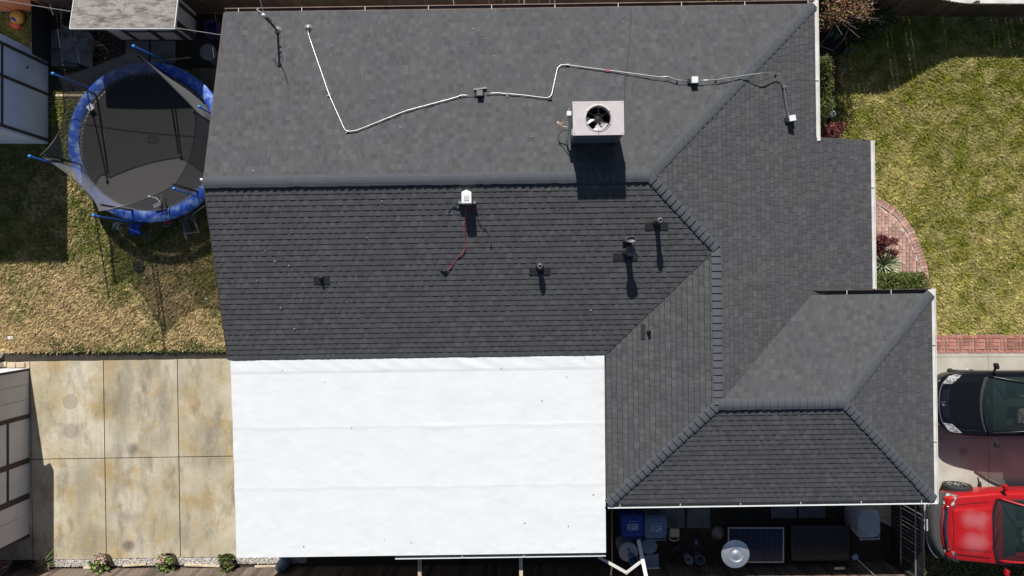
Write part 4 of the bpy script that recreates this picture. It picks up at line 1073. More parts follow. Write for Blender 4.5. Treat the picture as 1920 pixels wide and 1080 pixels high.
tb = T('plastic_crate', 'dark purple plastic crate between plywood shed and house gable', 'crate', 404, 60, 0, .1)
mb = MB(); w_, d_, h_ = .17,.2,.3
for q in ((-w_,w_,-d_,d_,0,.02),(-w_,-w_+.015,-d_,d_,.021,h_),(w_-.015,w_,-d_,d_,.021,h_),(-w_+.016,w_-.016,-d_,-d_+.015,.021,h_),(-w_+.016,w_-.016,d_-.015,d_,.021,h_)): mb.box(*q)
mb.build('crate', M('purple_plastic',(.09,.06,.22),.5), tb)
rl = T('round_table', 'small grey round table top beside the house gable', 'table', 406, 110, 0)
MB().lathe((0,0,0),[(.2,.0),(.2,.02),(.03,.03),(.03,.5),(.23,.52),(.23,.55),(0,.55)],20).build('table', m_paver, rl)
fr_ = T('scrap_timber', 'pile of pale broken pipes and planks left of the plywood shed', 'scrap', 105, 40, 0)
for k in range(9):
    a = R.uniform(-.4,.4); x0 = R.uniform(-.2,.5); y0 = R.uniform(-.4,.5)
    MB().tube([(x0,y0,.05+.05*k),(x0+.12*math.sin(a),y0+.45+.3*R.random(),.2+.06*k)],.02,6).build('pipe', m_twig if k%2 else m_galv, fr_)
tp = T('crumpled_tarp', 'crumpled blue-grey tarp under the corner of the plywood shed', 'tarp', 150, 80, 0)
MB().grid(lambda a,b: ((a-.5)*.9+.1*noise.noise((a*2,b*2,1)), (b-.5)*.95-.3*a+.1*noise.noise((a*2,b*2,7)), .14+.12*noise.noise((a*4,b*4,3))), 20, 20).build('tarp', m_paver, tp, smooth=True)
lf = T('dead_leaf_heap', 'brown heap of dead leaves and branches beside the tarp', 'leaf heap', 165, 75, 0)
rng = np.random.default_rng(5); P0 = np.stack([rng.normal(size=900)*.28, rng.normal(size=900)*.25, .02+.12*rng.random(900)],1)
V,Fq = leaves(P0,1.0,.07,rng,.4); link('leaves', fast_mesh('leaves',V,Fq,m_mulch,rng.random(900)), lf)
for k in range(4): MB().tube([(-.2+.15*k,-.2,.1),(.1+.15*k,.1-.1*k,.16),(.3+.12*k,-.1-.1*k,.1)],.018,5).build('branch', m_twig, lf)
ty = T('ride_on_toy', 'yellow and orange plastic toy on shaded grass past the low fence', 'toy', 36, 40, 0, -.6)
MB().lathe((0,.08,0),[(.05,0),(.19,.06),(.20,.16),(.14,.24),(0,.27)],18).build('body', m_yellow, ty, smooth=True)
MB().lathe((.02,-.12,0),[(.1,0),(.15,.05),(.13,.12),(.05,.16),(0,.16)],16,sx=1.2).build('front', m_orange, ty, smooth=True)
MB().lathe((.03,-.02,.2),[(.09,.0),(.08,.06),(0,.07)],14,sy=.5).build('seat', m_navy, ty, smooth=True)

# ================================================================ gravel strip, edging and plants along the alley fence
rng = np.random.default_rng(9); Np_ = 5200
xs_ = -13.2+ 7.3*rng.random(Np_); ys_ = -7.72 - .19*rng.random(Np_) - .0*xs_
ys_ = ys_ + (xs_+13)*.0157 - .08
r_ = .012+.016*rng.random(Np_)
octv = np.array([(1,0,0),(0,1,0),(-1,0,0),(0,-1,0),(0,0,.75),(0,0,-.75)],float)
octf = np.array([(0,1,4),(1,2,4),(2,3,4),(3,0,4),(1,0,5),(2,1,5),(3,2,5),(0,3,5)])
an = rng.random(Np_)*6.28; c_, s_ = np.cos(an), np.sin(an)
V = octv[None]*r_[:,None,None]*(1+.35*rng.normal(size=(Np_,6,1)).clip(-1,1))
Vx = V[:,:,0]*c_[:,None]*1.3-V[:,:,1]*s_[:,None]; Vy = V[:,:,0]*s_[:,None]*1.3+V[:,:,1]*c_[:,None]
V = np.stack([Vx+xs_[:,None], Vy+ys_[:,None], V[:,:,2]+.012+.012*rng.random((Np_,1))],2).reshape(-1,3)
Fq = (octf[None]+6*np.arange(Np_)[:,None,None]).reshape(-1,3)
link('gravel', fast_mesh('gravel', V, Fq, m_pebble, np.repeat(rng.random(Np_),8), k=3), None, kind='stuff')
sheet('gravel_bed', [(-13.3,-8.02),(2.2,-7.83),(2.2,-7.55),(-13.3,-7.80)], -.004, m_joint)
for i,(x0,y0,x1,y1) in enumerate(((157,1064.5,181,1064),(231,1060.5,274,1057.5),(346,1059,412,1061.5),(478,1062,520,1061))):
    a, b = Pw(x0,y0,.05), Pw(x1,y1,.05); o = MB().beam((0,0,0), b-a, .05, .05).build('edging_board', m_lumber, None); o.location = a
    o['label'] = ['short pale edging board touching the leftmost planted pot','pale edging board between the two planted pots','long pale edging board between pot and corner succulent','pale board at the shaded end of the gravel strip'][i]; o['category']='board'; o['group']='edging boards along the gravel'
def pot_plant(px, py, label, r, seed, leafm, flowers=None, n=420, h=.34):
    t = T('potted_plant', label, 'potted plant', px, py, 0, 0, 'pots along the gravel strip')
    MB().lathe((0,0,0),[(r*.6,0),(r*.85,h*.6),(r*.9,h*.62),(r*.8,h*.62),(r*.75,h*.5),(0,h*.5)],20).build('pot', m_core if flowers else m_dark, t)
    rg = np.random.default_rng(seed)
    # rosettes of fleshy leaves
    mbs = MB(); k = 0
    for q in range(26):
        a = rg.random()*6.28; d = r*1.05*math.sqrt(rg.random()); cx, cy, cz = d*math.cos(a), d*math.sin(a), h*(.75+.45*rg.random())
        for w_ in range(12):
            t_ = w_*2.4; el = .2+.09*w_; ln = .055+.03*rg.random(); dr = Vector((math.cos(t_)*math.cos(el), math.sin(t_)*math.cos(el), math.sin(el))); c0 = Vector((cx,cy,cz)); sd = dr.cross(Vector((0,0,1))).normalized()*ln*.28
            b = len(mbs.v); mbs.v += [tuple(c0),tuple(c0+dr*ln*.6+sd),tuple(c0+dr*ln),tuple(c0+dr*ln*.6-sd)]; mbs.f.append((b,b+1,b+2,b+3)); mbs.t.append(rg.random())
    mbs.build('foliage', leafm, t)
    for w_ in range(6): a = rg.random()*6.28; MB().tube([(0,0,h*.4),(r*.5*math.cos(a),r*.5*math.sin(a),h*.8)],.01,5).build('stem', m_twig, t)
    if flowers:
        P0 = np.stack([flowers[0]+rg.normal(size=160)*.07, flowers[1]+rg.normal(size=160)*.07, h*1.0+.08*rg.random(160)],1)
        V,Fq = leaves(P0,1.0,.05,rg,.6); link('blossom', fast_mesh('blossom',V,Fq,flowers[2],rg.random(160)), t)
    return t
m_flow = M('coral_flower', (.62,.20,.20), .7, tone=.4, col2=(.6,.42,.36), ns=12)
m_flow2 = M('cream_flower', (.62,.52,.44), .7, tone=.4, col2=(.55,.25,.22), ns=12)
pot_plant(200,1048,'round planted pot with coral and cream flowers between green leaves',.27,1,m_succ,(.06,.14,m_flow2))
pot_plant(322,1046,'bright green succulent pot with a few pink blooms',.25,2,m_succ,(-.1,.12,m_flow2))
pot_plant(432,1048,'deep green bushy succulent tucked against the membrane corner',.27,3,m_leafg,None)
ag = T('dried_plant', 'drooping half-dead plant in the shadow of the patio shed', 'plant', 92, 1052, 0)
for k in range(26):
    a = k*2.4; L = .28+.2*R.random(); MB().tube([(0,0,.1),(L*.5*math.cos(a),L*.5*math.sin(a),.3),(L*math.cos(a),L*math.sin(a),.14)],.012,5,r2=.003).build('leaf', m_succ if k%4==0 else m_twig, ag)
bt = T('bare_shrub', 'leafless twiggy shrub at the bottom corner by the patio shed', 'shrub', 24, 1052, 0)
for k in range(30):
    a = R.random()*6.28; L = .3+.4*R.random(); x0,y0 = L*.3*math.cos(a), L*.3*math.sin(a)
    MB().tube([(0,0,0),(x0,y0,.35),(x0*2.2+R.uniform(-.08,.08),y0*2.2+R.uniform(-.08,.08),.6+.3*R.random()),(x0*2.6,y0*2.6+.1,.8+.4*R.random())],.012,5,r2=.004).build('branch', m_twig, bt)
cn = T('water_jug', 'pale blue round-topped jug under the edge of the patio cover', 'jug', 537, 1050, 0)
MB().lathe((0,0,0),[(.16,0),(.17,.05),(.17,.4),(.15,.5),(.07,.56),(.06,.6),(0,.61)],24).build('jug', m_binblue, cn, smooth=True)
MB().tube([(-.02,.12,.2),(.05,.4,.22)],.13,14).build('drum_end', m_binblue, cn)

# ================================================================ side yard under the wing eave
i = 0
for (x0,y0,x1,y1) in ((1163,948,1224,990),(1228,948,1284,990),(1288,948,1332,990),(1446,945,1494,972),(1497,945,1548,972)):
    slab(['dim paving slab behind the dark blue bin','dim paving slab behind the grey-blue bin','dim slab right of the beige stool','dim slab above the blue solar panel','dim slab above the black solar panel'][i],x0,y0,x1,y1,.04,m_paver,'paving_stone','slabs below the wing eave'); i += 1
def wheelie(px, py, label, mat, w_, d_, h_, rz=0, lab=True):
    t = T('wheeled_bin', label, 'bin', px, py, h_, rz, 'wheeled bins in the side yard'); t.location.z = 0
    mb = MB(); a,b = w_/2*.86, d_/2*.86; A,B = w_/2*.97, d_/2*.97
    mb.quadbox([(-a*.9,-b*.9,.04),(a*.9,-b*.9,.04),(a*.9,b*.9,.04),(-a*.9,b*.9,.04),(-A,-B,h_-.08),(A,-B,h_-.08),(A,B,h_-.08),(-A,B,h_-.08)]); mb.build('body', mat, t, bevel=.03)
    def lid(u, v):
        x = (u-.5)*w_; y = (v-.5)*d_; e = min(1,min(u,1-u)*8)*min(1,min(v,1-v)*8); r = 1-.06*max(0,abs(v-.5)*2-.6)**2*0
        uu, vv = 2*u-1, 2*v-1; x = w_/2*uu*math.sqrt(1-.30*vv**6); y = d_/2*vv*math.sqrt(1-.30*uu**6)
        return (x, y, h_-.06+.065*e**.5+.012*math.cos(u*6.28*3)*e)
    mb = MB().grid(lid, 24, 24, flip=False); l = mb.build('lid', mat, t, smooth=True)
    mb = MB(); n=24
    MB().tube([(-w_/2*.9,-d_/2-.03,h_-.03),(w_/2*.9,-d_/2-.03,h_-.03)],.018,8).build('handle', mat, t)
    for sx in (-1,1):
        MB().beam((sx*w_*.4,-d_/2+.03,h_-.05),(sx*w_*.4,-d_/2-.04,h_-.03),.03,.03).build('handle_bracket', mat, t)
        MB().tube([(sx*w_*.45,-d_*.4,.1),(sx*(w_*.45+.05),-d_*.4,.1)],.1,16).build('wheel', m_black, t)
    if lab:
        q = MB().box(-.145,.145,-.11,.06,h_+.018,h_+.024).build('sticker', m_label, t)
        mb = MB(); 
        for r in range(3):
            for c in range(4):
                if (r*4+c) % 5 != 2: mb.box(-.12+c*.062,-.12+c*.062+.045,-.095+r*.05,-.095+r*.05+.032,h_+.0242,h_+.0262)
        mb.build('pictogram', m_ink, q, kind='stuff')
        mb = MB()
        for c in range(7): mb.box(-.09+c*.027,-.09+c*.027+.018,.115,.14-.004*(c%3),h_+.0225,h_+.0265)
        mb.build('embossed_word', m_label, q, kind='stuff')
    return t
wheelie(1186,986,'dark blue wheeled bin with a white pictogram sticker on its lid',m_navy,.62,.64,1.0)
wheelie(1230,989,'grey-blue wheeled bin next to the dark blue one',m_binblue,.62,.64,1.0)
wheelie(1631,984,'pale grey dirt-stained wheeled bin near the slatted gate fence',m_bingrey,.62,.74,1.0,.03,False)
dr = T('blue_white_drum', 'large pale drum with a round lid below the blue bin', 'drum', 1178, 1035, .75); dr.location.z = 0
MB().lathe((0,0,0),[(.22,0),(.25,.05),(.25,.72),(.262,.73),(.262,.76),(.24,.765),(.2,.77),(0,.775)],32).build('drum', m_bingrey, dr)
MB().tube([(-.05,.1,.785),(.02,.1,.79),(0,.1,.785),(.04,-.05,.785)],.01,6).build('strap', m_black, dr)
bb = T('blue_bucket', 'open teal-blue bucket hanging in front of the pale drum', 'bucket', 1188, 1050, 1.02)
bb.location.z = .78
MB().lathe((0,0,0),[(.0,.0),(.10,0),(.135,.26),(.145,.265),(.145,.28),(.125,.28),(.095,.02),(0,.02)],28).build('bucket', M('teal_plastic',(.06,.20,.34),.45), bb)
d2 = T('grey_tub', 'rounded grey plastic tub under the grey-blue bin', 'tub', 1217, 1025, .6); d2.location.z = 0
MB().lathe((0,0,0),[(.15,0),(.19,.03),(.20,.52),(.22,.54),(.22,.58),(.19,.6),(.1,.62),(0,.625)],28,sx=1.05).build('tub', m_binblue, d2)
ps = thing('leaning_panel', 'flat blue-grey panel leaning behind the white plank', 'panel', tuple(Pw(1221,1052,.5)))
MB().obox((0,0,0),(.42,.44,.02),.12,.35).build('panel', m_binblue, ps); MB().obox((.03,-.22,-.05),(.42,.03,.03),.05).build('edge_strip', m_white_clean, ps)
bs = T('beige_stool', 'small beige plastic stool beside the bins', 'stool', 1265, 1000, .45, -.06); bs.location.z = 0
MB().box(-.14,.14,-.12,.13,.40,.44).build('seat', m_beige, bs, bevel=.02); 
for sx in (-1,1):
    for sy in (-1,1): MB().beam((sx*.11,sy*.1,.41),(sx*.14,sy*.13,0),.04,.04).build('leg', m_beige, bs)
MB().tube([(.13*math.cos(t),-.14-.08*math.sin(t),.42) for t in [math.pi*i/10 for i in range(11)]],.02,6).build('rim', m_beige, bs)
for j,(px,py,r_,h_,mt,lb) in enumerate(((1292,1050,.11,.3,m_bingrey,'grey pail left of the pale tub by the fence'),(1313,1050,.13,.35,m_binblue,'pale bluish tub by the fence with a green stake'),(1300,1066,.09,.25,m_paver,'smallest dim pot against the sunlit fence foot'),(1273,1032,.16,.2,m_dark,'dark basin in front of the beige stool'))):
    t = T('pail', lb, 'pail', px, py, h_, 0); t.location.z = 0
    MB().lathe((0,0,0),[(r_*.8,0),(r_,h_),(r_*1.05,h_),(r_*1.05,h_+.02),(r_*.92,h_+.02),(r_*.75,.03),(0,.03)],22).build('pail', mt, t)
gs = thing('green_stake', 'thin stake with a bright green tip standing by the fence', 'stake', tuple(Pw(1305,1022,0)))
MB().tube([(0,0,.3),(.12,-.55,.95)],.008,6).build('stake', m_dark, gs); MB().tube([(.12,-.55,.95),(.15,-.68,1.08)],.012,6).build('tip', m_green, gs)
gw = T('watering_dish', 'small dish with a white crescent of water in the dark yard', 'dish', 1304, 1016, .1); MB().lathe((0,0,0),[(.08,-.1),(.14,0),(.15,.02),(.13,.02),(.07,-.08),(0,-.08)],20).build('dish', m_dark, gw)
MB().lathe((.03,-.03,-.03),[(0,0),(.08,.002),(.09,.0)],16,sx=.5,sy=1).build('water', m_binblue, gw)
hr = T('patio_heater', 'patio heater with a shiny round reflector dish in the side yard', 'patio heater', 1347, 1000, 0)
hx, hy = 0, 0
tgt = Pw(1380,1040,1.62); bs_ = hr.location
MB().lathe((0,0,0),[(.21,0),(.21,.03),(.15,.06),(.08,.25),(.04,.28),(.03,.3)],28).build('base', m_galv, hr, smooth=True)
off = Vector((tgt.x-bs_.x, tgt.y-bs_.y, 0))
MB().tube([(0,0,.25),(off.x*.0+.0,0,.8),(off.x,off.y,1.56)],.022,10).build('pole', m_dark, hr)
dish = MB().lathe((off.x,off.y,1.6),[(.37,-.035),(.372,-.025),(.36,-.02),(.20,.045),(.185,.045),(.17,.025),(.12,.025),(.10,.05),(0,.06)],48).build('reflector', m_steel, hr, smooth=True)
MB().lathe((off.x,off.y,1.49),[(.07,0),(.09,.05),(.09,.09)],20).build('burner', m_dark, hr)
for k in range(3): MB().lathe((off.x+.25*math.cos(k*2.1+.5),off.y+.25*math.sin(k*2.1+.5),1.63),[(.014,0),(.01,.014),(0,.015)],8).build('rivet', m_white_clean, dish) if 0 else None
def solar(px0,py0,px1,py1,label,mat,cells,z=.55,rz=0):
    a,b = Pw(px0,py0,z), Pw(px1,py1,z); w_ = b.x-a.x; d_ = a.y-b.y; c = (a+b)/2
    t = thing('solar_panel', label, 'solar panel', (c.x,c.y,0), rz, 'solar panels stored in the side yard')
    mb = MB()
    f = .03; mb.box(-w_/2,w_/2,-d_/2,-d_/2+f,z-.04,z); mb.box(-w_/2,w_/2,d_/2-f,d_/2,z-.04,z); mb.box(-w_/2,-w_/2+f,-d_/2+f,d_/2-f,z-.04,z); mb.box(w_/2-f,w_/2,-d_/2+f,d_/2-f,z-.04,z)
    mb.build('frame', m_alu if cells else m_dark, t)
    MB().box(-w_/2+f,w_/2-f,-d_/2+f,d_/2-f,z-.03,z-.012).build('backing', m_acdark if cells else m_panelb, t)
    nx, ny = 10, 6; cw, cd_ = (w_-2*f)/nx, (d_-2*f)/ny; g_ = .004 if cells else .001
    me = MB().box(-cw/2+g_,cw/2-g_,-cd_/2+g_,cd_/2-g_,0,.004).mesh('cell', mat)
    for i_ in range(nx):
        for j_ in range(ny):
            o = link('cell', me, t); o.location = (-w_/2+f+cw*(i_+.5), -d_/2+f+cd_*(j_+.5), z-.011)
    for sx in (-1,1):
        for sy in (-1,1): MB().box(sx*w_*.4-.03,sx*w_*.4+.03,sy*d_*.35-.03,sy*d_*.35+.03,0,z-.041).build('stand', m_dark, t)
solar(1365,989,1470,1055,'solar panel with blue gridded cells and silver frame behind the heater dish',m_panel,True)
solar(1484,986,1592,1051,'plain black solar panel nearer the pale bin',m_panelb,False)
br = thing('long_broom', 'long-handled brush with a grey head leaning toward the slatted fence', 'broom', tuple(Pw(1603,1044,.9)))
MB().obox((0,0,0),(.16,.12,.04),.7).build('head', m_binblue, br); MB().tube([(.05,-.05,0),(.75,-.72,.15)],.014,8).build('handle', m_galv, br)
wp = thing('white_plank', 'long white plank lying slantwise from the bins to the fence', 'plank', (0,0,0))
MB().beam(Pw(1197,1012,1.28),Pw(1212,1085,1.44),.10,.05).build('plank', m_white_clean, wp)
wv = thing('white_bracket', 'white V-shaped bracket of two boards by the membrane corner', 'bracket', (0,0,0))
MB().beam(Pw(1122,1044,1.30),Pw(1177,1075,1.42),.07,.05).build('board', m_white, wv); MB().beam(Pw(1174,1074,1.43),Pw(1203,1052,1.34),.06,.05).build('board', m_white, wv)
tn = thing('tin_shelf', 'short grey shelf board fixed low on the sunlit fence', 'shelf', tuple(Pw(1573,1066,.7)))
MB().box(-.14,.14,-.02,.05,0,.03).build('shelf', m_galv, tn)
MB().box(-.1,.1,-.03,-.0201,-.08,0).build('bracket', m_galv, tn)

# ================================================================ planting on the right
def bush(name, label, cat, ells, n, size, mat, seed, group=None, trunk=True, aspect=.55, leafname='foliage', shell=.55):
    x, y = ells[0][0], ells[0][1]; t = thing(name, label, cat, (x,y,0), 0, group)
    E = [(e[0]-x,e[1]-y,*e[2:]) for e in ells]
    link(leafname, foliage_mesh(leafname, E, n, size, mat, seed, aspect, shell), t)
    if trunk:
        rr = random.Random(seed)
        for e in E:
            for k in range(5):
                a = rr.random()*6.28; q = (e[0]+e[3]*.6*math.cos(a), e[1]+e[4]*.6*math.sin(a), e[2]+e[5]*.4)
                MB().tube([(e[0]*.3,e[1]*.3,0),((e[0]+q[0])/2,(e[1]+q[1])/2,e[2]*.7),q],.022,5,r2=.006).build('branch', m_core, t)
    return t
P1 = lambda x,y,z: (Pw(x,y,z).x, Pw(x,y,z).y)
def E(px,py,z,rx,ry,rz_): p = Pw(px,py,z); return (p.x,p.y,z,rx,ry,rz_)
bt = bush('tall_shrub','tall sparse shrub with reddish and yellow leaves at the roof corner','shrub',[E(1575,15,1.7,.45,.5,.45),E(1600,8,1.8,.45,.5,.4),E(1553,38,1.4,.25,.35,.35),E(1620,22,1.6,.28,.3,.3),E(1590,-25,1.7,.5,.5,.4)],2300,.07,m_leafmix,31,shell=.3)
for k in range(26):
    a = R.random()*6.28; L = .3+.45*R.random(); MB().tube([(0,0,.8),(L*.6*math.cos(a),L*.6*math.sin(a),1.7),(L*1.3*math.cos(a)+.2,L*1.3*math.sin(a),2.0)],.009,4,r2=.003).build('twig', m_twig, bt)
bush('evergreen_bush','dim evergreen bush in the fence shade beside the tall shrub','bush',[E(1630,50,.6,.42,.35,.5),E(1655,38,.6,.3,.3,.45),E(1610,65,.4,.3,.25,.35)],2600,.06,m_leafd,32)
bush('corner_hedge','green leafy hedge behind the fence edge above the roof','hedge',[E(1400,-6,1.5,.9,.30,.35),E(1340,-6,1.4,.5,.3,.35)],3000,.06,m_leafg,33)
bush('wall_shrub','narrow green shrub growing tight against the house wall','shrub',[E(1546,130,1.3,.17,.35,.35),E(1547,165,1.1,.17,.35,.4),E(1547,200,1.1,.17,.35,.4),E(1548,112,1.5,.15,.14,.2)],5200,.042,m_leafg,34)
bush('nandina','small orange and green bush beside the wall shrub','bush',[E(1570,118,.6,.16,.14,.3),E(1566,142,.6,.15,.2,.3),E(1571,158,.5,.13,.12,.25)],900,.06,m_leafmix,35,shell=.3)
bush('red_bush','deep red leafy bush in the corner of the roof step','bush',[E(1558,250,.5,.24,.27,.35),E(1572,240,.4,.15,.18,.3)],1500,.06,m_leafrp,36,shell=.3)
bush('maroon_shrub','maroon shrub standing over the curved brick walk','shrub',[E(1652,452,.6,.22,.24,.3),E(1672,452,.6,.2,.12,.22),E(1675,474,.5,.13,.1,.2),E(1643,468,.5,.18,.22,.25)],1500,.06,m_leafrp,37,shell=.3)
# box hedge clipped flat
hx0, hy0 = P1(1690,540,.85); t = thing('box_hedge','clipped rectangular green hedge at the end of the brick walk','hedge',(hx0,hy0,0))
rng = np.random.default_rng(77); n = 9000; P0 = (rng.random((n,3))-.5)*np.array([1.5,.78,0])
P0 = np.stack([ (rng.random(n)-.5)*1.5, (rng.random(n)-.5)*.80, .85-np.abs(rng.normal(size=n))*.07+.02*np.sin(rng.random(n)*6)],1)
k = n//3; side = rng.integers(0,4,k); P0[:k,2] = .85*rng.random(k)
P0[:k,0] = np.where(side==0,-.75,np.where(side==1,.75,P0[:k,0])); P0[:k,1] = np.where(side==2,-.40,np.where(side==3,.40,P0[:k,1]))
cr = np.abs(P0[:,0])/.75; P0 += rng.normal(size=(n,3))*.02
rad = (np.abs(P0[:,0])>.66)&(np.abs(P0[:,1])>.31); P0 = P0[~(rad & (rng.random(n)<.8))]
V,Fq = leaves(P0,1.2,.045,rng,.6); link('foliage', fast_mesh('foliage',V,Fq,m_leafg,rng.random(len(P0))), t)
MB().box(-.66,.66,-.33,.33,0,.72).build('inner_branches', m_core, t)
# yucca: every blade is a part
yp = Pw(1654,496,.35); yc = thing('yucca','spiky pale green yucca rosette beside the maroon shrub','yucca',(yp.x,yp.y,0))
for k in range(64):
    a = k*2.39996; el = 1.25-1.15*(k/64); L = .44+.22*R.random(); wd = .022+.009*R.random()
    dr = Vector((math.cos(a)*math.cos(el), math.sin(a)*math.cos(el), math.sin(el))); sd = Vector((-math.sin(a),math.cos(a),0)); c0 = Vector((0,0,.35))
    mb = MB(); N_ = 5; 
    for i in range(N_+1):
        s_ = i/N_; c = c0+dr*L*s_-Vector((0,0,.10*s_*s_)); w_ = wd*(1-s_)**.5*(.6+.8*min(1,s_*3)); mb.v += [tuple(c-sd*w_+Vector((0,0,.006))),tuple(c-Vector((0,0,.004))),tuple(c+sd*w_+Vector((0,0,.006)))]
    T_ = R.random()
    for i in range(N_):
        for j in range(2): b = i*3+j; mb.f.append((b,b+3,b+4,b+1)); mb.t.append(T_)
    mb.build('leaf', m_yucca, yc)
MB().lathe((0,0,0),[(.07,0),(.06,.36),(0,.37)],10).build('trunk', m_core, yc)
# hose reel
hs = T('hose_reel','hose reel cart with coiled green hose in the deep shade','hose reel',1556,70,0,-.35)
for sx in (-1,1):
    MB().tube([(sx*.2,-.35,.05),(sx*.22,-.2,.5),(sx*.22,.3,.65)],.014,8).build('frame_tube', m_galv, hs)
MB().tube([(-.22,.3,.65),(.22,.3,.65)],.014,8).build('handle', m_galv, hs)
MB().tube([(-.17,0,.3),(.17,0,.3)],.1,16).build('drum', m_dark, hs)
coil = [(-.15+.30*abs(((i/24)%2)-1), .19*math.cos(i*2*math.pi/16), .3+.19*math.sin(i*2*math.pi/16)) for i in range(200)]
MB().tube(coil,.013,6).build('hose', m_green, hs)
MB().tube([(-.22,-.35,.05),(.22,-.35,.05)],.014,8).build('axle', m_galv, hs)
ln = T('garden_lantern','white round garden ornament at the edge of the lawn','ornament',1562,213,.3); ln.location.z = 0
MB().lathe((0,0,0),[(.05,0),(.06,.18),(.09,.22),(.09,.3),(.05,.33),(0,.34)],16).build('globe', m_white_clean, ln, smooth=True)
MB().lathe((0,0,.34),[(.03,0),(.02,.03),(0,.035)],10).build('finial', m_dark, ln)
bg_ = T('blue_trowel','small light blue garden tool on the shaded soil','tool',1584,134,.02)
MB().obox((0,0,.02),(.05,.13,.02),.25).build('blade', M('light_blue',(.15,.35,.6),.5), bg_); MB().tube([(.02,-.06,.02),(.04,-.16,.02)],.012,6).build('grip', m_dark, bg_)
for j,(px,py,lb) in enumerate(((1584,99,'grey ring-shaped pot in the shade near the hose reel'),(1562,170,'grey pot beside the wall shrub'))):
    t = T('flower_pot',lb,'pot',px,py,0,0,'pots by the right-hand wall'); MB().lathe((0,0,0),[(.06,0),(.08,.15),(.09,.16),(.075,.16),(.06,.1),(0,.1)],18).build('pot', m_paver, t)
# mulch, stray leaves and ground cover below the red truck
rng = np.random.default_rng(12)
def scatter(name, x0,x1,y0,y1,n,size,mat,asp,z=.03,fn=None):
    P0 = np.stack([x0+(x1-x0)*rng.random(n), y0+(y1-y0)*rng.random(n), .005+z*rng.random(n)],1)
    if fn: P0 = P0[fn(P0[:,0],P0[:,1],rng)]
    V,Fq = leaves(P0,1.6,size,rng,asp,.6); return link(name, fast_mesh(name,V,Fq,mat,rng.random(len(P0))), None, kind='stuff')
scatter('fallen_leaves',11.15,15,-8.1,-6.75,3000,.06,m_mulch,.45, fn=lambda x,y,r: (y < -7.0-.0*x) | (x < 11.9))
scatter('fallen_red_leaves',11.2,15,-8.3,-7.25,900,.07,M('fallen_red_leaf',(.38,.07,.03),.8,tone=.4),.5)
scatter('ground_cover',11.3,15.2,-8.6,-7.42,4200,.06,m_leafy,.5,.08, fn=lambda x,y,r: y < -7.62+.15*np.sin(x*3.1)+.1*np.sin(x*7))
scatter('shaded_leaf_litter',-13.1,-9.4,5.7,7.7,1500,.06,m_mulch,.45)
scatter('side_yard_litter',2.6,10.7,-7.8,-5.0,1100,.05,m_mulch,.45)
scatter('bed_litter',8.0,9.6,2.9,7.7,700,.05,m_mulch,.45)

# ================================================================ cars
def interp(tab, x):
    tab = np.array(tab); return [float(np.interp(x, tab[:,0], tab[:,k])) for k in range(1, tab.shape[1])]
def smooth_interp(tab, x):
    tab = np.array(tab, float); xs0 = tab[:,0]; i = int(np.clip(np.searchsorted(xs0, x)-1, 0, len(xs0)-2)); out = []
    h_ = xs0[i+1]-xs0[i]; t = (x-xs0[i])/h_
    for k in range(1, tab.shape[1]):
        y = tab[:,k]
        def sl(j):
            if j == 0: return (y[1]-y[0])/(xs0[1]-xs0[0])
            if j == len(y)-1: return (y[-1]-y[-2])/(xs0[-1]-xs0[-2])
            a = (y[j]-y[j-1])/(xs0[j]-xs0[j-1]); b = (y[j+1]-y[j])/(xs0[j+1]-xs0[j]); return 0 if a*b <= 0 else 2*a*b/(a+b)
        m0, m1 = sl(i)*h_, sl(i+1)*h_
        out.append((2*t**3-3*t*t+1)*y[i]+(t**3-2*t*t+t)*m0+(-2*t**3+3*t*t)*y[i+1]+(t**3-t*t)*m1)
    return out
def car_surface(tab, crown=.035, crease=0.0):
    """returns S(x, s): s in 0..1 from bonnet centre line over the shoulder to the sill"""
    def S(x, s):
        w_, zt_, zs, zb = smooth_interp(tab, x)     # half width, centre height, shoulder height, sill height
        if s < .6:
            q = s/.6; y = w_*.93*q; z = zt_ - (zt_-zs)*q**3.2 + crease*math.exp(-((q-.72)/.07)**2)
        elif s < .75:
            q = (s-.6)/.15; a = q*math.pi/2; y = w_*(.93+.07*math.sin(a)); z = zs - (zs*.13)*(1-math.cos(a))
        else:
            q = (s-.75)/.25; z0 = zs*.87; y = w_*(1-.05*q*q); z = z0+(zb-z0)*q
        return y, z
    return S
def car_body(S, x0, x1, name, mat, root, nx=90, ns=40, cab=(1.5,4)):
    mb = MB()
    for sgn in (1,-1):
        def fn(a, b):
            x = x0+(x1-x0)*(a**1.25 if a < 1 else 1); y, z = S(x, b); return (x, sgn*y, z)
        f0 = len(mb.f); mb.grid(fn, nx, ns, flip=(sgn < 0))
        keep = []
        for f in mb.f[f0:]:
            c = [sum(mb.v[i][k] for i in f)/4 for k in range(3)]
            if not (cab[0] < c[0] < cab[1] and abs(c[1]) < cab[2] and c[2] > .8): keep.append(f)
        mb.f = mb.f[:f0]+keep; mb.t = mb.t[:len(mb.f)]
    # close nose
    for sgn in (1,-1):
        mb.grid(lambda a,b: (x0-.0, sgn*S(x0, a)[0]*b, S(x0, a)[1]), 20, 2, flip=(sgn > 0))
        mb.grid(lambda a,b: (x1, sgn*S(x1, a)[0]*b, S(x1, a)[1]), 20, 2, flip=(sgn < 0))
    return mb.build(name, mat, root, smooth=True)
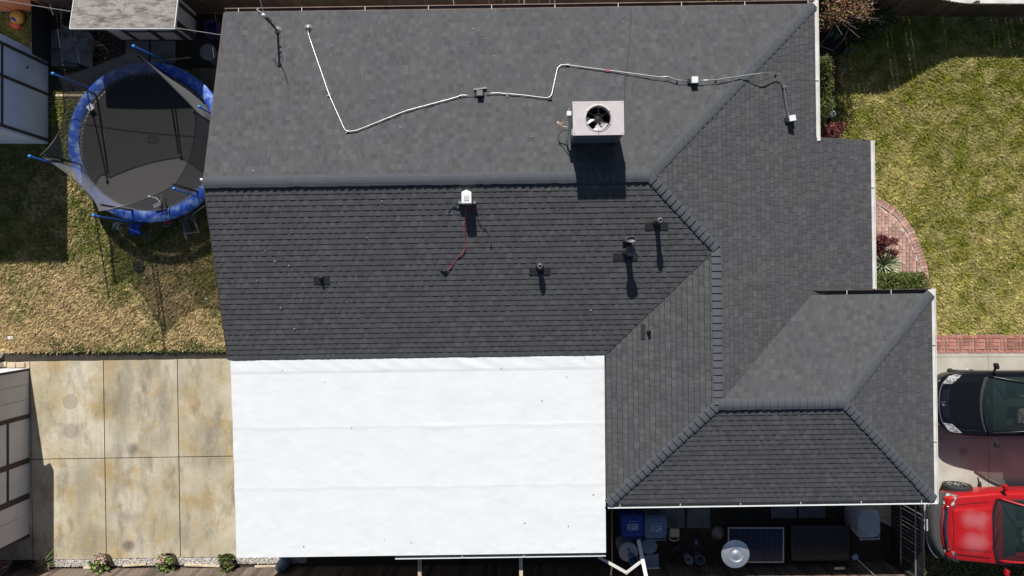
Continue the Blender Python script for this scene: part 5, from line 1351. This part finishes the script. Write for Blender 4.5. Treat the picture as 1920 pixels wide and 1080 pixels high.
def patch(S, quad, sgn, off, name, mat, root, n=10, lift=None):
    """patch between (x,s) corners laid just proud of the body"""
    (xa,sa),(xb,sb),(xc,sc_),(xd,sd) = quad
    mb = MB()
    def fn(a, b):
        x = (xa*(1-a)+xb*a)*(1-b)+(xd*(1-a)+xc*a)*b; s_ = (sa*(1-a)+sb*a)*(1-b)+(sd*(1-a)+sc_*a)*b
        y, z = S(x, s_); y2, z2 = S(x, min(1,s_+.01)); ny, nz = (z-z2), (y2-y); l = math.hypot(ny,nz)+1e-9
        return (x-off*.5, sgn*(y+ny/l*off), z+nz/l*off)
    mb.grid(fn, n, n, flip=(sgn < 0)); return mb.build(name, mat, root, smooth=True)
def wheel(root, x, y, r, wdt, sgn, rim=m_steel, steer=0):
    wo = frame_obj('wheel'); wo.parent = root; wo.location = (x, y, r); wo.rotation_euler = (0,0,steer)
    mb = MB(); prof = [(r*.62,-wdt/2),(r*.95,-wdt/2),(r,-wdt/2+.03),(r,wdt/2-.03),(r*.95,wdt/2),(r*.62,wdt/2)]
    n = 36; b0 = 0
    for (rr, yy) in prof:
        for k in range(n): t = 2*math.pi*k/n; mb.v.append((rr*math.cos(t), sgn*yy, rr*math.sin(t)))
    for i in range(len(prof)-1):
        for k in range(n): k2=(k+1)%n; mb.f.append((i*n+k,i*n+k2,(i+1)*n+k2,(i+1)*n+k)); mb.t.append(.5)
    mb.build('tyre', m_rubber, wo, smooth=False)
    mb = MB()
    for k in range(10):
        t = 2*math.pi*k/10; mb.beam((0,sgn*(wdt/2-.02),0),(r*.6*math.cos(t),sgn*(wdt/2-.01),r*.6*math.sin(t)),.05,.02)
    ring = [(r*.61*math.cos(2*math.pi*i/36),sgn*(wdt/2-.005),r*.61*math.sin(2*math.pi*i/36)) for i in range(37)]
    mb.tube(ring,.018,6,caps=False); mb.build('rim', rim, wo)
m_glass = M('tinted_glass', (.020,.036,.036), .06, alpha=.62, spec=.5)
m_head = M('headlight_glass', (.55,.56,.55), .15, col2=(.2,.2,.21), ns=14, n_lo=.45, n_hi=.55, coat=1)
m_chrome = M('chrome', (.75,.76,.80), .12, 1.0)
m_navypaint = M('black_car_paint', (.006,.007,.010), .3, coat=.25, spec=.25, fine=.1, fs=60)
m_redpaint = M('red_truck_paint', (.40,.008,.011), .38, coat=.35, fine=.06, fs=8)
m_int = M('car_interior', (.06,.06,.06), .8); m_seat = M('seat_fabric', (.34,.32,.30), .8)
m_dash = M('dashboard', (.035,.045,.045), .7)
m_plate = M('number_plate', (.7,.7,.72), .5)
def greenhouse(root, xb0, xr0, xr1, xb1, wb, wr, zb, zr_, paint, zlow=None):
    # windshield curved in plan
    def ws(a, b):      # a across -1..1, b up
        k = abs(a)**2.2; x = (xb0+.17*k)*(1-b)+(xr0+.10*k)*b; y = a*(wb*(1-b)+wr*b); z = zb*(1-b)+zr_*b - .05*k*b + .045*math.sin(math.pi*b) - .03*k*(1-b)
        return (x, y, z)
    MB().grid(lambda a,b: ws(a*2-1,b), 24, 12, flip=False).build('windshield', m_glass, root, smooth=True)
    # black band round the glass, pillars
    mb = MB(); mb.tube([ws(-1+2*i/24,0) for i in range(25)],.016,6); mb.build('windshield_seal', m_black, root)
    mb = MB(); mb.tube([ws(-1+2*i/24,1) for i in range(25)],.018,6)
    rf = MB().grid(lambda a,b: (xr0+.10*abs(a*2-1)**2.2+(xr1-xr0-.1)*b, (a*2-1)*wr, zr_-.05*abs(a*2-1)**2.2+.02*math.sin(math.pi*b)), 20, 12).build('roof_panel', paint, root, smooth=True)
    for sg in (1,-1):
        MB().tube([Vector(ws(sg,i/8))+Vector((0,sg*.02,0)) for i in range(9)],.030,8).build('pillar', paint, root, smooth=True)
        MB().grid(lambda a,b: (xb0+.2+ (xb1-xb0-.25)*a*(1-b)+ (xr1-xr0+.05)*a*b + (xr0-xb0-.05)*b, sg*(wb*(1-b)+wr*b), zb*(1-b)+(zr_-.05)*b), 10, 4, flip=(sg<0)).build('side_window', m_glass, root)
    MB().grid(lambda a,b: (xb1*(1-b)+xr1*b, (a*2-1)*(wb*(1-b)+wr*b), zb*(1-b)+zr_*b-.03), 10, 4).build('rear_window', m_glass, root)
    return ws
def wiper(root, ws, a0, a1, b1):
    p = Vector(ws(a0,0))+Vector((-.03,0,.03)); q = Vector(ws(a1,b1))+Vector((-.01,0,.04)); MB().tube([p, p.lerp(q,.5)+Vector((0,0,.01)), q],.008,6).build('wiper', m_black, root)
def interior(root, xd, wb, zb, L, right_wheel_y):
    MB().grid(lambda a,b: (xd-.15+.62*b, (a*2-1)*wb*.93, zb-.02-.10*b**2-.03*abs(a*2-1)), 12, 6).build('dashboard', m_dash, root, smooth=True)
    MB().box(xd+.2,L-.9,-wb*.9,wb*.9,.30,.34).build('cabin_floor', m_int, root)
    mb = MB(); c = Vector((xd+.68,right_wheel_y,zb-.05)); rw = .18
    mb.tube([c+Vector((.10*math.sin(t)*.6,rw*math.cos(t),rw*math.sin(t)*.85)) for t in [2*math.pi*i/24 for i in range(25)]],.014,6,caps=False); mb.tube([c-Vector((0,rw,0)),c+Vector((0,rw,0))],.012,5)
    mb.build('steering_wheel', m_black, root)
    for y in (-.38,.38):
        s_ = MB().box(xd+1.0,xd+1.5,y-.24,y+.24,.42,.58).build('seat', m_seat, root, bevel=.05); MB().obox((xd+1.55,y,.88),(.14,.46,.66),0,0,.25).build('seat_back', m_seat, root, bevel=.05)
        MB().obox((xd+1.62,y,1.24),(.10,.26,.18)).build('headrest', m_seat, root, bevel=.04)
    MB().box(xd+.5,xd+1.4,-.10,.10,.4,.62).build('console', m_int, root)
def mirror(root, x, y, z, sg, mat):
    MB().beam((x,y,z-.03),(x+.02,y+sg*.12,z+.01),.05,.03).build('mirror_arm', m_black, root)
    MB().obox((x+.03,y+sg*.17,z+.03),(.10,.17,.13),.25*sg).build('side_mirror', mat, root, bevel=.03)
# ---- black sedan
# stray grit and petals on the shingles
mb = MB()
for k in range(70):
    u, v = R.uniform(-6.8,9), R.uniform(-5.2,6.8); fz_ = fN if v > VM and u < 3 else (fS if (-1.5 < v < VM and u < 2) else None)
    if fz_ is None: continue
    mb.obox((u,v,fz_(u,v)+.03),(.02+.02*R.random(),.012,.006),R.random()*3)
mb.build('roof_debris', m_pebble, None, kind='stuff').rotation_euler = (0,0,TH)
c1 = thing('black_car','shiny black car parked nose-in against the garage','car',(11.78,-3.20,0), math.radians(.3))
tabA = [(0,.30,.54,.46,.25),(.04,.46,.56,.49,.22),(.11,.60,.60,.53,.2),(.2,.70,.665,.60,.2),(.3,.775,.735,.67,.2),(.45,.84,.795,.73,.2),(.7,.885,.845,.785,.2),(1.0,.90,.885,.83,.2),(1.35,.905,.93,.88,.2),(2.2,.905,.95,.90,.2),(3.6,.895,.97,.91,.2),(4.2,.86,.97,.90,.22),(4.5,.76,.92,.84,.25),(4.62,.6,.8,.7,.3)]
SA = car_surface(tabA, crease=.008)
car_body(SA, 0, 4.62, 'body', m_navypaint, c1, cab=(1.38,3.9,.70))
ws = greenhouse(c1, 1.09, 2.0, 3.25, 4.0, .76, .60, .955, 1.43, m_navypaint)
interior(c1, 1.34, .76, .95, 4.6, -.36)
for sg in (1,-1):
    patch(SA, ((.17,.50),(.33,.64),(.62,.585),(.36,.44)), sg, .006, 'headlight', m_head, c1)
    patch(SA, ((.08,.62),(.12,.66),(.17,.66),(.13,.62)), sg, .006, 'fog_light', m_head, c1)
    mirror(c1, 1.36, sg*.90, 1.0, sg, m_black)
    wheel(c1, .88, sg*.80, .33, .2, sg); wheel(c1, 3.6, sg*.80, .33, .2, sg)
    patch(SA, ((.62,.742),(.62,.752),(1.2,.752),(1.2,.742)), sg, .012, 'wheel_arch_trim', m_black, c1)
# grille, chrome, plate, badge
mb = MB().grid(lambda a,b: (.055+.15*b+.07*abs(a*2-1)**2, (a*2-1)*.42, .50+.16*b-.0), 16, 6); mb.build('grille', m_black, c1, smooth=True)
mb = MB()
for k in range(4):
    zz = .13+.035*k; mb.tube([(.035+zz*.9+.07*abs(t)**2, t*.42, .555+zz*.75) for t in [i/10-1 for i in range(21)]],.006,5)
mb.build('grille_bar', m_chrome, c1, kind='stuff')
MB().tube([(.085+.14*abs(t)**2.4, t*.60, .635-.02*abs(t)) for t in [i/12-1 for i in range(25)]],.018,8).build('chrome_strip', m_chrome, c1, smooth=True)
bd = MB(); cxx, czz = .17, .685
bd.tube([(cxx+.045*math.cos(t),.055*math.sin(t),czz+.03*math.cos(t)) for t in [2*math.pi*i/20 for i in range(21)]],.006,5,caps=False)
bd.tube([(cxx+.03,-.03,czz+.02),(cxx-.03,-.02,czz-.02)],.006,5); bd.tube([(cxx+.03,.03,czz+.02),(cxx-.03,.02,czz-.02)],.006,5); bd.tube([(cxx,-.025,czz),(cxx,.025,czz)],.006,5)
bd.build('badge', m_chrome, c1)
pp = MB().obox((-.015,.04,.47),(.02,.30,.15),0,0,.45).build('number_plate', m_plate, c1)
mb = MB()
for k in range(7): mb.obox((-.030,.04-.11+.036*k,.475),(.004,.022,.08),0,0,.45)
mb.build('plate_characters', m_navy, pp, kind='stuff')
for a in (.04, .30): pass
MB().tube([( .27+.06*abs(t)**3, t*.66, .733-.06*abs(t)**3) for t in [i/12-1 for i in range(25)]],.005,5).build('bonnet_gap', m_black, c1)
for sg in (1,-1): MB().tube([(x, sg*(SA(x,.52)[0]), SA(x,.52)[1]+.002) for x in [.36+.07*i for i in range(11)]],.004,5).build('bonnet_gap', m_black, c1)
MB().grid(lambda a,b: (1.01+.09*b+.17*abs(a*2-1)**2.2, (a*2-1)*.76, .915+.015*b-.03*abs(a*2-1)**2), 20, 3).build('cowl', m_dark, c1, smooth=True)
wiper(c1, ws, -.55, .12, .10); wiper(c1, ws, .1, .75, .08)
MB().obox((2.12,0,1.36),(.05,.2,.05)).build('rear_view_mirror', m_black, c1)
MB().obox((2.05,.24,1.33),(.12,.20,.012),0,0,.5).build('visor', m_seat, c1); MB().obox((2.05,-.3,1.33),(.12,.24,.012),0,0,.5).build('visor', m_seat, c1)
# ---- red pickup
c2 = thing('red_truck','bright red pickup truck with faded patches on its hood','pickup truck',(11.59,-6.56,0), math.radians(.8))
m_redhood = M('red_hood_paint', (.42,.008,.011), .35, coat=.4, fine=.12, fs=9, stretch=(1,3,1), blobs=[(x_,y_,.13,.13,a_,0) for (x_,y_,a_) in ((.80,.36,.35),(.92,.30,.4),(1.08,.38,.35),(1.12,.22,.4),(.75,.20,.3),(.98,.16,.3),(1.2,.30,.3),(.82,-.20,.35),(.95,-.30,.45),(.78,-.38,.3),(1.1,-.22,.4),(1.08,-.42,.35),(1.2,-.34,.3),(.68,-.28,.2),(.68,.30,.2),(1.18,.02,.15),(.9,-.46,.2))], blobcol=(.50,.17,.18))
tabB = [(.30,.78,.90,.86,.35),(.34,.82,.96,.92,.35),(.42,.865,1.01,.965,.35),(.5,.885,1.05,1.0,.35),(.8,.915,1.08,1.03,.35),(1.2,.95,1.11,1.06,.35),(1.6,.985,1.13,1.08,.35),(3.4,.985,1.14,1.09,.35),(5.2,.97,1.12,1.07,.38),(5.35,.9,1.08,1.03,.45)]
SB = car_surface(tabB, crease=0.0)
car_body(SB, .30, 5.35, 'body', m_redpaint, c2, cab=(1.70,3.35,.78))
def hood(a, b):
    x = .405+(1.38-.405)*a; t = b*2-1; y = t*(.66+.09*a); q = abs(y)/(SB(x,.6)[0]/.93*.93); z = SB(x, min(.6,.6*q))[1]+.012+.022*(1/(1+math.exp((abs(t)-.80)*40)))
    return (x, y, z)
MB().grid(hood, 30, 60).build('hood', m_redhood, c2, smooth=True)
# bumper wrapping the nose
def bump_(a, b):
    t = a*2-1; w_ = .96; x = .10+.28*abs(t)**3.2 ; ang = b*math.pi; 
    return (x+.02-.13*math.sin(ang)*(1-.25*abs(t)), t*w_*.96*(1.0-.0*b), .60+.17*math.cos(ang))
MB().grid(bump_, 40, 12, flip=True).build('bumper', M('grey_bumper',(.05,.05,.05),.8,col2=(.07,.07,.07),ns=4), c2, smooth=True)
MB().grid(lambda a,b: (.10+.28*abs(a*2-1)**3.2+.02+.17*b, (a*2-1)*.96*(1-.06*b), .77+.02*b), 40, 3).build('bumper_top', M('grey_bumper_top',(.06,.06,.06),.7), c2, smooth=True)
MB().tube([(-.028+.30*abs(t)**3.2, t*.97, .52) for t in [i/20-1 for i in range(41)]],.03,8).build('chrome_lip', m_chrome, c2, smooth=True)
MB().obox((-.045,-.05,.50),(.02,.32,.15),0,0,.5).build('number_plate', m_plate, c2)
MB().grid(lambda a,b: (.255+.14*b+.06*abs(a*2-1)**2, (a*2-1)*.56, .80+.20*b), 20, 5).build('grille', M('grille_mesh',(.25,.25,.27),.4,.5,fine=.6,fs=90), c2, smooth=True)
MB().tube([(.265+.07*abs(t)**2, t*.60, .93) for t in [i/12-1 for i in range(25)]],.035,10).build('grille_bar', m_chrome, c2, smooth=True)
MB().tube([(.215+.07*abs(t)**2, t*.58, .82) for t in [i/12-1 for i in range(25)]],.018,8).build('red_valance', m_redpaint, c2, smooth=True)
MB().lathe((.25,0,.955),[(.0,.0),(.045,.0),(.04,.02),(0,.022)],16,sx=.6,sy=1.3).build('badge', m_chrome, c2)
for sg in (1,-1):
    MB().tube([(.44+.09*i, sg*(.665+.0092*i), SB(.44+.09*i,.44)[1]+.010) for i in range(11)],.006,5).build('hood_gap', m_black, c2)
    MB().grid(lambda a,b: (.27+.17*b+.12*a**1.5, sg*(.62+.29*a), .82+.225*b-.03*a), 8, 6, flip=(sg<0)).build('headlight', m_head, c2, smooth=True)
    MB().tube([(.435+.12*a**1.5, sg*(.61+.31*a), 1.05-.03*a) for a in [i/8 for i in range(9)]],.008,6).build('headlight_trim', m_chrome, c2)
    mirror(c2, 1.72, sg*.98, 1.12, sg, m_redpaint)
    wheel(c2, .95, sg*.90, .37, .24, sg, m_chrome, 0.0 if sg > 0 else 0); wheel(c2, 4.3, sg*.93, .37, .24, sg)
ws2 = greenhouse(c2, 1.42, 2.15, 3.2, 3.5, .83, .68, 1.13, 1.72, m_redpaint)
interior(c2, 1.66, .83, 1.12, 4.2, -.40)
MB().grid(lambda a,b: (1.36+.07*b+.15*abs(a*2-1)**2.2, (a*2-1)*.85, 1.13+.01*b), 20, 3).build('cowl', m_black, c2, smooth=True)
wiper(c2, ws2, -.55, .1, .12); wiper(c2, ws2, .05, .7, .10)
sf = T('tall_dry_flower','thin dried flower stalk beside the red truck','flower',1858,1075,0)
MB().tube([(0,0,0),(.02,.05,.7),(0,.02,1.2)],.006,5).build('stem', m_succ, sf)
rg = np.random.default_rng(3); P0 = np.stack([rg.normal(size=40)*.04, rg.normal(size=40)*.04, 1.15+.08*rg.random(40)],1); V,Fq = leaves(P0,1,.04,rg,.5); link('flower_head', fast_mesh('flower_head',V,Fq,m_orangewire,rg.random(40)), sf)

# dry leaf bits and grit blown over the patio and driveway
rng = np.random.default_rng(44)
for nm_, x0, x1, y0, y1, n_ in (('patio_litter',-13.7,-7.6,-7.5,-2.0,150),('driveway_litter',10.9,15,-6.9,-2.0,70)):
    P0 = np.stack([x0+(x1-x0)*rng.random(n_), y0+(y1-y0)*rng.random(n_)**(.6), .042+0*rng.random(n_)],1)
    V,Fq = leaves(P0,3.0,.022,rng,.5,.4); link(nm_, fast_mesh(nm_,V,Fq,m_mulch,rng.random(n_)), None, kind='stuff')
